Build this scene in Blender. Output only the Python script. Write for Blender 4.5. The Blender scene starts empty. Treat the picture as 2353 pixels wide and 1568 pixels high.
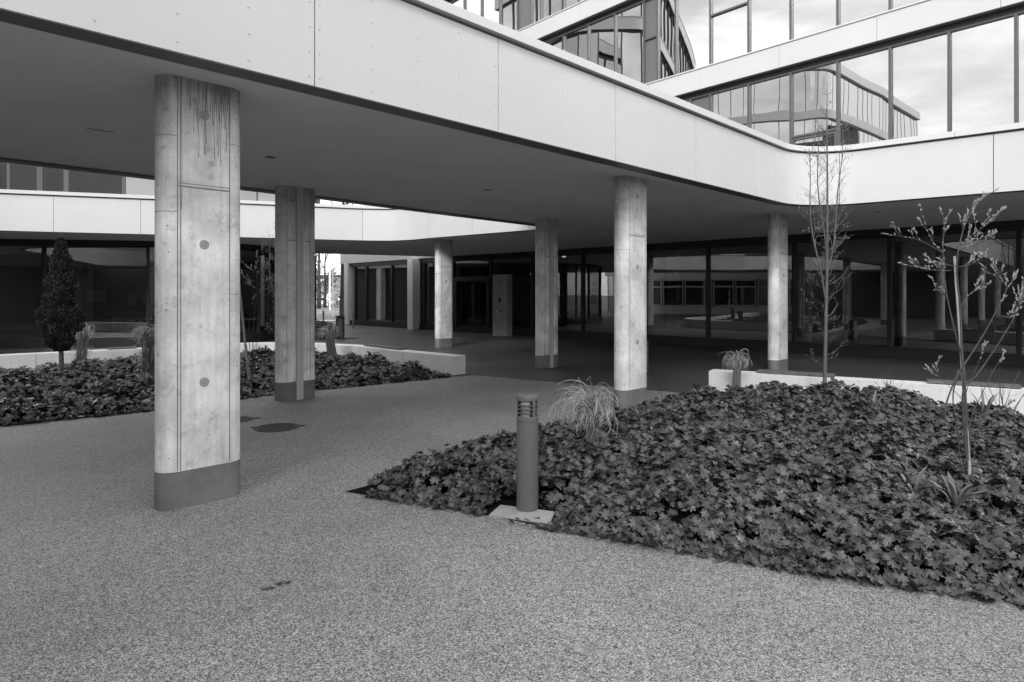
import bpy, bmesh, math, random
import numpy as np
from mathutils import Vector, Matrix
from mathutils.geometry import tessellate_polygon

random.seed(7)
rng = np.random.default_rng(7)
SC = bpy.context.scene
COL = SC.collection
R = math.radians

# ------------------------------------------------------------------ camera, sky, sun, exposure
F, CX, HY, EYE = 1440.0, 1176.5, 676.0, 1.7          # photo measured at 2353 px width; horizon row; eye height
cam_data = bpy.data.cameras.new('camera')
cam = bpy.data.objects.new('camera', cam_data)
COL.objects.link(cam)
cam.location = (0, 0, EYE)
cam.rotation_euler = (R(90), 0, 0)
cam_data.sensor_width = 36
cam_data.lens = 36 * F / 2353
cam_data.shift_y = -(784 - HY) / 2353
cam_data.clip_start = 0.05
cam_data.clip_end = 3000
SC.camera = cam

SUN_EL, SUN_AZ = R(31), R(196)
sun_data = bpy.data.lights.new('sun', 'SUN')
sun_data.energy = 2.0
sun_data.angle = R(17)
sun_data.color = (1, 1, 1)
sun = bpy.data.objects.new('sun', sun_data)
COL.objects.link(sun)
sv = Vector((math.sin(SUN_AZ) * math.cos(SUN_EL), math.cos(SUN_AZ) * math.cos(SUN_EL), math.sin(SUN_EL)))
sun.rotation_euler = (-sv).to_track_quat('-Z', 'Y').to_euler()
sun.location = (0, -20, 40)

world = bpy.data.worlds.new('World')
SC.world = world
world.use_nodes = True
wn, wl = world.node_tree.nodes, world.node_tree.links
wn.clear()
w_out = wn.new('ShaderNodeOutputWorld')
w_bg = wn.new('ShaderNodeBackground')
w_sky = wn.new('ShaderNodeTexSky')
w_sky.sky_type = 'NISHITA'
w_sky.sun_disc = False
w_sky.sun_elevation = SUN_EL
w_sky.sun_rotation = SUN_AZ
w_bw = wn.new('ShaderNodeRGBToBW')
w_tc = wn.new('ShaderNodeTexCoord')
w_map = wn.new('ShaderNodeMapping')
w_map.inputs['Scale'].default_value = (1, 1, 2.6)
w_no = wn.new('ShaderNodeTexNoise')
w_no.inputs['Scale'].default_value = 3.4
w_no.inputs['Detail'].default_value = 9
w_no.inputs['Roughness'].default_value = 0.58
w_no.inputs['Distortion'].default_value = 0.4
w_ra = wn.new('ShaderNodeMapRange')
w_ra.interpolation_type = 'SMOOTHSTEP'
w_ra.inputs['From Min'].default_value = 0.30
w_ra.inputs['From Max'].default_value = 0.64
w_ra.inputs['To Min'].default_value = 0.34              # thin high veil everywhere
w_mx = wn.new('ShaderNodeMix')
w_mx.data_type = 'FLOAT'
w_mx.inputs['B'].default_value = 11.5                # bright cloud
wl.new(w_tc.outputs['Generated'], w_map.inputs['Vector'])
wl.new(w_map.outputs['Vector'], w_no.inputs['Vector'])
wl.new(w_no.outputs['Fac'], w_ra.inputs['Value'])
wl.new(w_sky.outputs['Color'], w_bw.inputs['Color'])
wl.new(w_bw.outputs['Val'], w_mx.inputs['A'])
wl.new(w_ra.outputs['Result'], w_mx.inputs['Factor'])
wl.new(w_mx.outputs['Result'], w_bg.inputs['Color'])
w_bg.inputs['Strength'].default_value = 0.15
wl.new(w_bg.outputs['Background'], w_out.inputs['Surface'])

vs = SC.view_settings
vs.view_transform = 'Standard'
vs.look = 'None'
vs.exposure = 0.34
vs.gamma = 1
vs.use_curve_mapping = False
SC.render.engine = 'CYCLES'
SC.cycles.use_denoising = True
SC.cycles.max_bounces = 8
SC.cycles.diffuse_bounces = 5
SC.cycles.glossy_bounces = 4
SC.cycles.transparent_max_bounces = 16
SC.cycles.caustics_reflective = True
SC.cycles.blur_glossy = 0.3
SC.cycles.sample_clamp_indirect = 6.0
SC.cycles.caustics_refractive = False


def G(px, py, z=0.0):
    """ground point (height z) seen at pixel (px,py) of the measured photo"""
    Y = F * (EYE - z) / (py - HY)
    return Vector(((px - CX) * Y / F, Y, z))


def AT(px, py, Y):
    return Vector(((px - CX) * Y / F, Y, EYE + (HY - py) * Y / F))


# ------------------------------------------------------------------ materials
def new_mat(name):
    m = bpy.data.materials.new(name)
    m.use_nodes = True
    nt = m.node_tree
    return m, nt, nt.nodes, nt.links, nt.nodes['Principled BSDF']


def ramp(nodes, stops):
    r = nodes.new('ShaderNodeValToRGB')
    el = r.color_ramp.elements
    while len(el) < len(stops):
        el.new(0.5)
    for e, (p, v) in zip(el, stops):
        e.position = p
        e.color = (v, v, v, 1)
    return r


def grey(name, v, rough=0.6, metal=0.0, spec=0.4, vary=0.0, scale=3.0, bump=0.0, bscale=60.0):
    m, nt, n, l, b = new_mat(name)
    b.inputs['Base Color'].default_value = (v, v, v, 1)
    b.inputs['Roughness'].default_value = rough
    b.inputs['Metallic'].default_value = metal
    b.inputs['Specular IOR Level'].default_value = spec
    tc = n.new('ShaderNodeTexCoord')
    if vary:
        no = n.new('ShaderNodeTexNoise')
        no.inputs['Scale'].default_value = scale
        no.inputs['Detail'].default_value = 8
        no.inputs['Roughness'].default_value = 0.62
        l.new(tc.outputs['Object'], no.inputs['Vector'])
        rp = ramp(n, [(0.28, v * (1 - vary)), (0.72, min(1, v * (1 + vary)))])
        l.new(no.outputs['Fac'], rp.inputs['Fac'])
        l.new(rp.outputs['Color'], b.inputs['Base Color'])
    if bump:
        no2 = n.new('ShaderNodeTexNoise')
        no2.inputs['Scale'].default_value = bscale
        no2.inputs['Detail'].default_value = 6
        l.new(tc.outputs['Object'], no2.inputs['Vector'])
        bp = n.new('ShaderNodeBump')
        bp.inputs['Strength'].default_value = bump
        bp.inputs['Distance'].default_value = 0.01
        l.new(no2.outputs['Fac'], bp.inputs['Height'])
        l.new(bp.outputs['Normal'], b.inputs['Normal'])
    return m


def mathn(n, l, op, a, b=None, c=None):
    x = n.new('ShaderNodeMath')
    x.operation = op
    for i, q in enumerate((a, b, c)):
        if q is None:
            continue
        if isinstance(q, (int, float)):
            x.inputs[i].default_value = q
        else:
            l.new(q, x.inputs[i])
    return x.outputs[0]


def mat_gravel(name, lo, hi, cell, mott, rough=0.85, patch_scale=0.35):
    """resin bound stone chippings: every chip its own tone, plus soft broad mottling"""
    m, nt, n, l, b = new_mat(name)
    tc = n.new('ShaderNodeTexCoord')
    vo = n.new('ShaderNodeTexVoronoi')
    vo.inputs['Scale'].default_value = cell
    l.new(tc.outputs['Object'], vo.inputs['Vector'])
    sep = n.new('ShaderNodeSeparateColor')
    l.new(vo.outputs['Color'], sep.inputs['Color'])
    mid = (lo + hi) / 2
    rp = ramp(n, [(0.0, lo), (0.22, lo * 1.5), (0.38, mid * 0.92), (0.75, mid * 1.12), (1.0, hi)])
    l.new(sep.outputs['Red'], rp.inputs['Fac'])
    bw = n.new('ShaderNodeRGBToBW')
    l.new(rp.outputs['Color'], bw.inputs['Color'])
    # gaps between chips
    gap = mathn(n, l, 'MULTIPLY', vo.outputs['Distance'], 1.0)
    gr = n.new('ShaderNodeMapRange')
    gr.inputs['From Min'].default_value = 0.35
    gr.inputs['From Max'].default_value = 0.75
    gr.inputs['To Min'].default_value = 1.0
    gr.inputs['To Max'].default_value = 0.45
    l.new(gap, gr.inputs['Value'])
    no = n.new('ShaderNodeTexNoise')
    no.inputs['Scale'].default_value = patch_scale
    no.inputs['Detail'].default_value = 6
    no.inputs['Roughness'].default_value = 0.6
    l.new(tc.outputs['Object'], no.inputs['Vector'])
    mr = n.new('ShaderNodeMapRange')
    mr.inputs['From Min'].default_value = 0.3
    mr.inputs['From Max'].default_value = 0.7
    mr.inputs['To Min'].default_value = 1 - mott
    mr.inputs['To Max'].default_value = 1 + mott
    l.new(no.outputs['Fac'], mr.inputs['Value'])
    no3 = n.new('ShaderNodeTexNoise')
    no3.inputs['Scale'].default_value = 24
    no3.inputs['Detail'].default_value = 4
    l.new(tc.outputs['Object'], no3.inputs['Vector'])
    mr3 = n.new('ShaderNodeMapRange')
    mr3.inputs['From Min'].default_value = 0.3
    mr3.inputs['From Max'].default_value = 0.7
    mr3.inputs['To Min'].default_value = 0.84
    mr3.inputs['To Max'].default_value = 1.16
    l.new(no3.outputs['Fac'], mr3.inputs['Value'])
    v = mathn(n, l, 'MULTIPLY', bw.outputs['Val'], gr.outputs['Result'])
    v = mathn(n, l, 'MULTIPLY', v, mr.outputs['Result'])
    v = mathn(n, l, 'MULTIPLY', v, mr3.outputs['Result'])
    l.new(v, b.inputs['Base Color'])
    b.inputs['Roughness'].default_value = rough
    b.inputs['Specular IOR Level'].default_value = 0.5
    bp = n.new('ShaderNodeBump')
    bp.inputs['Strength'].default_value = 0.2
    bp.inputs['Distance'].default_value = 0.004
    bp.invert = True
    l.new(vo.outputs['Distance'], bp.inputs['Height'])
    l.new(bp.outputs['Normal'], b.inputs['Normal'])
    return m


def mat_concrete(name, v, streak=0.25, pits=True, mott=0.2, darker_top=False):
    m, nt, n, l, b = new_mat(name)
    tc = n.new('ShaderNodeTexCoord')
    oi = n.new('ShaderNodeObjectInfo')
    add = n.new('ShaderNodeVectorMath')
    add.operation = 'ADD'
    sc = n.new('ShaderNodeVectorMath')
    sc.operation = 'SCALE'
    sc.inputs[0].default_value = (37, 51, 13)
    l.new(oi.outputs['Random'], sc.inputs['Scale'])
    l.new(tc.outputs['Object'], add.inputs[0])
    l.new(sc.outputs['Vector'], add.inputs[1])
    vec = add.outputs['Vector']

    def noise(scale, detail, map_scale=None, rough=0.6):
        no = n.new('ShaderNodeTexNoise')
        no.inputs['Scale'].default_value = scale
        no.inputs['Detail'].default_value = detail
        no.inputs['Roughness'].default_value = rough
        if map_scale:
            mp = n.new('ShaderNodeMapping')
            mp.inputs['Scale'].default_value = map_scale
            l.new(vec, mp.inputs['Vector'])
            l.new(mp.outputs['Vector'], no.inputs['Vector'])
        else:
            l.new(vec, no.inputs['Vector'])
        return no.outputs['Fac']

    def rng_(f, a, b_, lo, hi):
        mr = n.new('ShaderNodeMapRange')
        for k, q in (('From Min', a), ('From Max', b_), ('To Min', lo), ('To Max', hi)):
            mr.inputs[k].default_value = q
        l.new(f, mr.inputs['Value'])
        return mr.outputs['Result']

    val = rng_(noise(2.2, 10), 0.3, 0.7, v * (1 - mott), v * (1 + mott * 0.75))
    val = mathn(n, l, 'MULTIPLY', val, rng_(noise(26, 5, (1, 1, 0.07)), 0.35, 0.7, 1.08, 1 - streak))
    val = mathn(n, l, 'MULTIPLY', val, rng_(noise(7, 9, None, 0.72), 0.54, 0.68, 1.0, 1.0 - mott * 1.0))
    val = mathn(n, l, 'MULTIPLY', val, rng_(noise(90, 3), 0.3, 0.7, 0.92, 1.08))
    if pits:
        vo = n.new('ShaderNodeTexVoronoi')
        vo.inputs['Scale'].default_value = 17
        l.new(vec, vo.inputs['Vector'])
        sp = n.new('ShaderNodeSeparateColor')
        l.new(vo.outputs['Color'], sp.inputs['Color'])
        size = mathn(n, l, 'MULTIPLY', sp.outputs['Green'], 0.13)
        hit = mathn(n, l, 'LESS_THAN', vo.outputs['Distance'], size)
        keep = mathn(n, l, 'GREATER_THAN', sp.outputs['Red'], 0.55)
        pit = mathn(n, l, 'MULTIPLY', hit, keep)
        val = mathn(n, l, 'MULTIPLY', val, mathn(n, l, 'SUBTRACT', 1.0, mathn(n, l, 'MULTIPLY', pit, 0.72)))
    if darker_top:  # tone gets darker towards the top, edge broken up by noise
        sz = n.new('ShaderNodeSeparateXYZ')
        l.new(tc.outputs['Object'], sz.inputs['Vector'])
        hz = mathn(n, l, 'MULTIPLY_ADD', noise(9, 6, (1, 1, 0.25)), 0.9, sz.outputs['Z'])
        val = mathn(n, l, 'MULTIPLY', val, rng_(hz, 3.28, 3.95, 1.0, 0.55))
    l.new(val, b.inputs['Base Color'])
    b.inputs['Roughness'].default_value = 0.75
    b.inputs['Specular IOR Level'].default_value = 0.3
    bp = n.new('ShaderNodeBump')
    bp.inputs['Strength'].default_value = 0.2
    bp.inputs['Distance'].default_value = 0.004
    l.new(noise(40, 6), bp.inputs['Height'])
    l.new(bp.outputs['Normal'], b.inputs['Normal'])
    return m


def mat_glass(name, r0, tint, wave=0.0, wscale=0.8):
    m, nt, n, l, b = new_mat(name)
    n.remove(b)
    out = n['Material Output']
    tr = n.new('ShaderNodeBsdfTransparent')
    tr.inputs['Color'].default_value = (tint, tint, tint, 1)
    gl = n.new('ShaderNodeBsdfGlossy')
    gl.inputs['Color'].default_value = (0.95, 0.95, 0.95, 1)
    gl.inputs['Roughness'].default_value = 0.0
    geo = n.new('ShaderNodeNewGeometry')
    dot = n.new('ShaderNodeVectorMath')
    dot.operation = 'DOT_PRODUCT'
    l.new(geo.outputs['Normal'], dot.inputs[0])
    l.new(geo.outputs['Incoming'], dot.inputs[1])
    a = mathn(n, l, 'ABSOLUTE', dot.outputs['Value'])
    f = mathn(n, l, 'SUBTRACT', 1.0, a)
    f = mathn(n, l, 'POWER', f, 5.0)
    f = mathn(n, l, 'MULTIPLY_ADD', f, 1 - r0, r0)
    mx = n.new('ShaderNodeMixShader')
    l.new(f, mx.inputs['Fac'])
    l.new(tr.outputs['BSDF'], mx.inputs[1])
    l.new(gl.outputs['BSDF'], mx.inputs[2])
    l.new(mx.outputs['Shader'], out.inputs['Surface'])
    if wave:
        oi = n.new('ShaderNodeObjectInfo')
        tc = n.new('ShaderNodeTexCoord')
        add = n.new('ShaderNodeVectorMath')
        add.operation = 'MULTIPLY_ADD'
        l.new(oi.outputs['Random'], add.inputs[0])
        add.inputs[1].default_value = (61, 43, 29)
        l.new(tc.outputs['Object'], add.inputs[2])
        no = n.new('ShaderNodeTexNoise')
        no.inputs['Scale'].default_value = wscale
        no.inputs['Detail'].default_value = 1
        l.new(add.outputs['Vector'], no.inputs['Vector'])
        bp = n.new('ShaderNodeBump')
        bp.inputs['Strength'].default_value = 1.0
        bp.inputs['Distance'].default_value = wave
        l.new(no.outputs['Fac'], bp.inputs['Height'])
        l.new(bp.outputs['Normal'], gl.inputs['Normal'])
    return m


def mat_leaf(name, v, rough=0.5):
    m, nt, n, l, b = new_mat(name)
    at = n.new('ShaderNodeAttribute')
    at.attribute_name = 'tone'
    x = mathn(n, l, 'MULTIPLY', at.outputs['Fac'], v)
    l.new(x, b.inputs['Base Color'])
    b.inputs['Roughness'].default_value = rough
    b.inputs['Specular IOR Level'].default_value = 0.35
    return m


M = {
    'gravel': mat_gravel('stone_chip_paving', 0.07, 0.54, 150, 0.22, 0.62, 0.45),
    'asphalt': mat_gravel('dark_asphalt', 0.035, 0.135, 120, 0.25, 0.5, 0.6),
    'road': grey('road_asphalt', 0.16, 0.9, vary=0.2, scale=0.7),
    'paint': grey('road_paint', 0.75, 0.7),
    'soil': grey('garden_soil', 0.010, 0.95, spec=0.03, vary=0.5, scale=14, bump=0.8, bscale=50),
    'panel': grey('white_aluminium_panel', 0.57, 0.42, spec=0.35, vary=0.035, scale=0.7),
    'coping': grey('white_coping', 0.60, 0.35, spec=0.4),
    'strip': grey('dark_grey_trim', 0.12, 0.45, spec=0.4),
    'soffit': grey('grey_plaster_soffit', 0.66, 0.9, spec=0.1, vary=0.08, scale=0.7, bump=0.05, bscale=150),
    'backing': grey('joint_backing', 0.02, 0.9),
    'roof': grey('roof_gravel', 0.30, 0.95, vary=0.2, scale=8),
    'rivet': grey('rivet_metal', 0.45, 0.4, metal=0.4),
    'concrete': mat_concrete('cast_concrete', 0.62, 0.12, mott=0.36, darker_top=True),
    'groove': grey('formwork_groove', 0.17, 0.9, vary=0.3, scale=20),
    'tie': grey('tie_hole_mortar', 0.24, 0.9, vary=0.3, scale=30),
    'plug': grey('tie_plug_mortar', 0.36, 0.9, vary=0.3, scale=40),
    'stain': grey('water_stain', 0.19, 0.7, vary=0.3, scale=20),
    'band': grey('grey_base_paint', 0.15, 0.7, vary=0.22, scale=5, bump=0.1, bscale=60),
    'downpipe': grey('grey_sheet_metal', 0.42, 0.5),
    'wallc': mat_concrete('pale_precast_concrete', 0.60, 0.02, mott=0.07),
    'timber': grey('weathered_timber', 0.10, 0.7, vary=0.3, scale=9),
    'frame': grey('dark_window_frame', 0.022, 0.4),
    'frame_up': grey('grey_window_frame', 0.10, 0.4),
    'glass': mat_glass('clear_glazing', 0.18, 0.62, 0.0012, 0.7),
    'glass_up': mat_glass('mirrored_glazing', 0.55, 0.2, 0.0045, 0.55),
    'spandrel': grey('grey_infill_panel', 0.14, 0.35),
    'inside': grey('dim_interior', 0.17, 0.8, vary=0.3, scale=0.6),
    'inside_floor': grey('interior_floor', 0.12, 0.5),
    'inside_pale': grey('interior_pale', 0.42, 0.8),
    'bollard': grey('bollard_grey', 0.115, 0.45, spec=0.4, vary=0.04, scale=200),
    'lens': grey('bollard_lens', 0.42, 0.25, spec=0.5, vary=0.15, scale=40),
    'black': grey('black_void', 0.012, 0.6),
    'slab': grey('pale_slab', 0.30, 0.7, vary=0.14, scale=9),
    'iron': grey('cast_iron', 0.045, 0.55, metal=0.3, vary=0.3, scale=30),
    'steel': grey('brushed_steel', 0.55, 0.28, metal=0.9),
    'pylon': grey('pylon_metal', 0.26, 0.45),
    'letter': grey('sign_lettering', 0.10, 0.5),
    'cladding': grey('pillar_cladding', 0.70, 0.4),
    'bark': grey('smooth_bark', 0.10, 0.75, vary=0.35, scale=22),
    'bark_dark': grey('dark_bark', 0.065, 0.85, vary=0.35, scale=14),
    'bud': grey('opening_bud', 0.25, 0.6, vary=0.3, scale=60),
    'bamboo': grey('bamboo', 0.34, 0.5, vary=0.2, scale=12),
    'leaf': mat_leaf('cranesbill_leaf', 0.060, 0.34),
    'straw': mat_leaf('dry_grass_blade', 0.42, 0.6),
    'strap': mat_leaf('strap_leaf', 0.13, 0.40),
    'needle': mat_leaf('conifer_spray', 0.032, 0.6),
    'white': grey('white_paint', 0.8, 0.4),
    'car': grey('pale_car_paint', 0.72, 0.3, spec=0.5),
    'rubber': grey('tyre_rubber', 0.02, 0.8),
    'hedge': mat_leaf('far_hedge_leaf', 0.22, 0.8),
    'farwall': grey('far_building_wall', 0.20, 0.8, vary=0.15, scale=0.5),
    'louvre': grey('corrugated_metal', 0.10, 0.5),
}
e, nt, n, l, b = new_mat('exit_light')
b.inputs['Base Color'].default_value = (0.8, 0.8, 0.8, 1)
b.inputs['Emission Color'].default_value = (1, 1, 1, 1)
b.inputs['Emission Strength'].default_value = 1.3
M['exit'] = e


# ------------------------------------------------------------------ mesh helpers
class MB:
    def __init__(s):
        s.v, s.f = [], []

    def add(s, verts, faces):
        o = len(s.v)
        s.v += [tuple(p) for p in verts]
        s.f += [tuple(i + o for i in f) for f in faces]

    def hexa(s, a, b):
        """a, b: lower / upper quads (4 points each, same winding)"""
        s.add(list(a) + list(b), [(3, 2, 1, 0), (4, 5, 6, 7), (0, 1, 5, 4), (1, 2, 6, 5), (2, 3, 7, 6), (3, 0, 4, 7)])

    def box(s, c, size, rz=0.0):
        cx, cy, cz = c
        hx, hy, hz = size[0] / 2, size[1] / 2, size[2] / 2
        co, si = math.cos(rz), math.sin(rz)
        q = []
        for x, y in ((-hx, -hy), (hx, -hy), (hx, hy), (-hx, hy)):
            q.append((cx + x * co - y * si, cy + x * si + y * co))
        s.hexa([(x, y, cz - hz) for x, y in q], [(x, y, cz + hz) for x, y in q])

    def prism(s, poly, z0, z1):
        """ccw polygon extruded, concave allowed"""
        n = len(poly)
        area = sum(poly[i][0] * poly[(i + 1) % n][1] - poly[(i + 1) % n][0] * poly[i][1] for i in range(n))
        if area < 0:
            poly = poly[::-1]
        tris = tessellate_polygon([[Vector((p[0], p[1], 0)) for p in poly]])
        lo = [(p[0], p[1], z0) for p in poly]
        hi = [(p[0], p[1], z1) for p in poly]
        fs = []
        for t in tris:
            a, b, c = (poly[i] for i in t)
            up = (b[0] - a[0]) * (c[1] - a[1]) - (b[1] - a[1]) * (c[0] - a[0]) > 0
            t = tuple(t) if up else tuple(t)[::-1]
            fs.append(tuple(i + n for i in t))
            fs.append(t[::-1])
        for i in range(n):
            j = (i + 1) % n
            fs.append((i, j, j + n, i + n))
        s.add(lo + hi, fs)

    def sheet(s, poly, z):
        n = len(poly)
        tris = tessellate_polygon([[Vector((p[0], p[1], 0)) for p in poly]])
        fs = []
        for t in tris:
            a, b, c = (poly[i] for i in t)
            up = (b[0] - a[0]) * (c[1] - a[1]) - (b[1] - a[1]) * (c[0] - a[0]) > 0
            fs.append(tuple(t) if up else tuple(t)[::-1])
        s.add([(p[0], p[1], z) for p in poly], fs)

    def tube(s, pts, rad, sides=6, cap=True):
        pts = [Vector(p) for p in pts]
        n = len(pts)
        if not hasattr(rad, '__len__'):
            rad = [rad] * n
        vs, fs = [], []
        ref = Vector((0.31, 0.87, 0.2)).normalized()
        for i, p in enumerate(pts):
            d = (pts[min(i + 1, n - 1)] - pts[max(i - 1, 0)])
            if d.length < 1e-9:
                d = Vector((0, 0, 1))
            d.normalize()
            a = d.cross(ref)
            if a.length < 0.05:
                a = d.cross(Vector((1, 0, 0)))
            a.normalize()
            c = d.cross(a)
            for k in range(sides):
                t = 2 * math.pi * k / sides
                vs.append(p + (a * math.cos(t) + c * math.sin(t)) * rad[i])
        for i in range(n - 1):
            for k in range(sides):
                k2 = (k + 1) % sides
                fs.append((i * sides + k, i * sides + k2, (i + 1) * sides + k2, (i + 1) * sides + k))
        if cap:
            fs.append(tuple(range(sides))[::-1])
            fs.append(tuple((n - 1) * sides + k for k in range(sides)))
        s.add(vs, fs)

    def lathe(s, prof, c=(0, 0), seg=32, z=0.0):
        """prof: list of (r, z) bottom to top"""
        vs, fs = [], []
        for r, h in prof:
            for k in range(seg):
                t = 2 * math.pi * k / seg
                vs.append((c[0] + r * math.cos(t), c[1] + r * math.sin(t), z + h))
        for i in range(len(prof) - 1):
            for k in range(seg):
                k2 = (k + 1) % seg
                fs.append((i * seg + k, i * seg + k2, (i + 1) * seg + k2, (i + 1) * seg + k))
        fs.append(tuple(range(seg))[::-1])
        fs.append(tuple((len(prof) - 1) * seg + k for k in range(seg)))
        s.add(vs, fs)

    def blob(s, p, d, ln, w):
        """small pointed bud along d"""
        d = Vector(d).normalized()
        a = d.orthogonal().normalized()
        c = d.cross(a)
        p = Vector(p)
        m = p + d * ln * 0.4
        s.add([p, m + a * w, m + c * w, m - a * w, m - c * w, p + d * ln],
              [(0, 2, 1), (0, 3, 2), (0, 4, 3), (0, 1, 4), (5, 1, 2), (5, 2, 3), (5, 3, 4), (5, 4, 1)])

    def obj(s, name, mat, parent=None, smooth=False, kind=None, angle=0.6, label=None):
        off = Vector((0, 0, 0))
        if parent is not None:
            off = abs_loc(parent)
        me = bpy.data.meshes.new(name)
        me.from_pydata([(p[0] - off[0], p[1] - off[1], p[2] - off[2]) for p in s.v], [], s.f)
        return link_mesh(me, name, mat, parent, smooth, kind, angle, label)


def link_mesh(me, name, mat, parent=None, smooth=False, kind=None, angle=0.6, label=None):
    if smooth:
        me.polygons.foreach_set('use_smooth', [True] * len(me.polygons))
        me.set_sharp_from_angle(angle=angle)
    me.materials.append(M[mat])
    o = bpy.data.objects.new(name, me)
    COL.objects.link(o)
    if parent is not None:
        o.parent = parent
    if kind:
        o['kind'] = kind
    if label:
        o['label'] = label
    return o


def abs_loc(o):
    v = Vector((0, 0, 0))
    while o is not None:
        v += o.location
        o = o.parent
    return v


def thing(name, label, cat, loc=(0, 0, 0), group=None):
    o = bpy.data.objects.new(name, None)
    o.empty_display_size = 0.2
    COL.objects.link(o)
    o.location = loc
    o['label'] = label
    o['category'] = cat
    if group:
        o['group'] = group
    return o


def tag(o, label, cat, group=None):
    o['label'] = label
    o['category'] = cat
    if group:
        o['group'] = group
    return o


def struct(o):
    o['kind'] = 'structure'
    return o


def copy_tree(o, parent=None):
    c = o.copy()
    COL.objects.link(c)
    if parent is not None:
        c.parent = parent
    for ch in list(o.children):
        copy_tree(ch, c)
    return c


# ------------------------------------------------------------------ plan paths
def fillet(pts, radii, step=8):
    out = []
    n = len(pts)
    for i, p in enumerate(pts):
        r = radii[i]
        if i in (0, n - 1) or r <= 0:
            out.append(Vector(p))
            continue
        p = Vector(p)
        a = (Vector(pts[i - 1]) - p).normalized()
        b = (Vector(pts[i + 1]) - p).normalized()
        ang = a.angle(b)
        t = r / math.tan(ang / 2)
        c = p + (a + b).normalized() * (r / math.sin(ang / 2))
        s0, s1 = p + a * t - c, p + b * t - c
        a0 = math.atan2(s0.y, s0.x)
        d = math.atan2(s0.x * s1.y - s0.y * s1.x, s0.dot(s1))
        k = max(2, int(abs(d) / R(step)))
        for q in range(k + 1):
            th = a0 + d * q / k
            out.append(c + Vector((math.cos(th), math.sin(th))) * r)
    return out


class Path:
    def __init__(s, pts):
        s.p = [Vector((q[0], q[1])) for q in pts]
        s.L = [0.0]
        for a, b in zip(s.p, s.p[1:]):
            s.L.append(s.L[-1] + (b - a).length)
        seg = [(b - a).normalized() for a, b in zip(s.p, s.p[1:])]
        sn = [Vector((d.y, -d.x)) for d in seg]
        s.n = []
        for i in range(len(s.p)):
            a = sn[max(i - 1, 0)]
            b = sn[min(i, len(sn) - 1)]
            m = (a + b).normalized()
            s.n.append(m / max(0.3, m.dot(a)))

    @property
    def len(s):
        return s.L[-1]

    def at(s, t):
        t = min(max(t, 0), s.L[-1])
        for i in range(len(s.p) - 1):
            if t <= s.L[i + 1] + 1e-9:
                k = (t - s.L[i]) / (s.L[i + 1] - s.L[i])
                return s.p[i].lerp(s.p[i + 1], k), s.n[i].lerp(s.n[i + 1], k)
        return s.p[-1], s.n[-1]

    def off(s, d):
        return [p + n * d for p, n in zip(s.p, s.n)]

    def span(s, a, b):
        ts = [a] + [t for t in s.L if a + 1e-4 < t < b - 1e-4] + [b]
        return [s.at(t) for t in ts]

    def hit(s, px, lo=0.0):
        """arc length where the sight line of photo column px crosses the path"""
        k = (px - CX) / F
        for i in range(len(s.p) - 1):
            a, b = s.p[i], s.p[i + 1]
            fa, fb = a.x - k * a.y, b.x - k * b.y
            if fa * fb <= 0 and fa != fb and s.L[i + 1] > lo:
                t = fa / (fa - fb)
                return s.L[i] + t * (s.L[i + 1] - s.L[i])
        return None


def strip(mb, path, a, b, d0, d1, z0, z1):
    """solid ribbon along the path between arc lengths a..b, offsets d0..d1, heights z0..z1"""
    sp = path.span(a, b)
    vs, fs = [], []
    for p, n in sp:
        i, o = p + n * d0, p + n * d1
        vs += [(i.x, i.y, z0), (o.x, o.y, z0), (o.x, o.y, z1), (i.x, i.y, z1)]
    m = len(sp)
    for k in range(m - 1):
        for j in range(4):
            j2 = (j + 1) % 4
            fs.append((k * 4 + j, k * 4 + j2, (k + 1) * 4 + j2, (k + 1) * 4 + j))
    fs.append((3, 2, 1, 0))
    q = (m - 1) * 4
    fs.append((q, q + 1, q + 2, q + 3))
    mb.add(vs, fs)


uA = Vector((0.7116, 0.7026))
A0 = Vector((-3.058, 3.743))
cornerAB = Vector((5.725, 12.33))
uB = Vector((0.783, -0.622))
front = Path(fillet([A0 - uA * 12, cornerAB, cornerAB + uB * 15], [0, 1.15, 0]))
rear_pts = [(-17.3, 8.0), (-17.3, 15.5), (-13.7, 16.78), (-10.2, 17.87), (-8.15, 18.7), (-6.15, 19.4), (-4.75, 19.87), (-3.87, 19.98),
            (-3.15, 19.62), (-2.33, 18.85), (1.0, 16.2), (-1.3, 13.72), (-3.54, 11.18), (-6.6, 8.08), (-17.3, -1.5), (-17.3, 7.99)]
rear = Path(fillet(rear_pts, [0, 2.5, 5, 6, 6, 5, 3, 1.0, 1.0, 2.0, 0.35, 3, 4, 4, 1.5, 0], 6))
gl_right = Path([(-9.3, 35.2), (-4.6, 30.3), (0.77, 25.35), (6.0, 20.3), (14.0, 12.43), (19.5, 7.0)])
gl_left = Path(fillet([(-24, 18.2), (-16.1, 19.6), (-12.2, 20.2), (-8.9, 21.6), (-8.9, 28.5)], [0, 4, 4, 1.6, 0], 7))
dU = Vector((-0.669, 0.743))
U0 = Vector((8.27, 16.08))
up_right = Path([U0 + dU * 24, U0 - dU * 15])
up_left = Path(fillet([(-24, 13.95), (-13.75, 17.1), (-10.25, 18.2), (-6.9, 19.5), (-6.6, 23.0), (-12, 28)], [0, 6, 6, 1.2, 2.5, 0], 7))

ZB, ZS, ZP, ZC0, ZC1 = 3.40, 3.425, 4.375, 4.40, 4.50       # fascia bottom, soffit, panel top, coping

# ------------------------------------------------------------------ ground, paving, soil
mb = MB()
mb.sheet([(-900, -600), (900, -600), (900, 1500), (-900, 1500)], -0.012)
struct(mb.obj('ground', 'road'))

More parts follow.
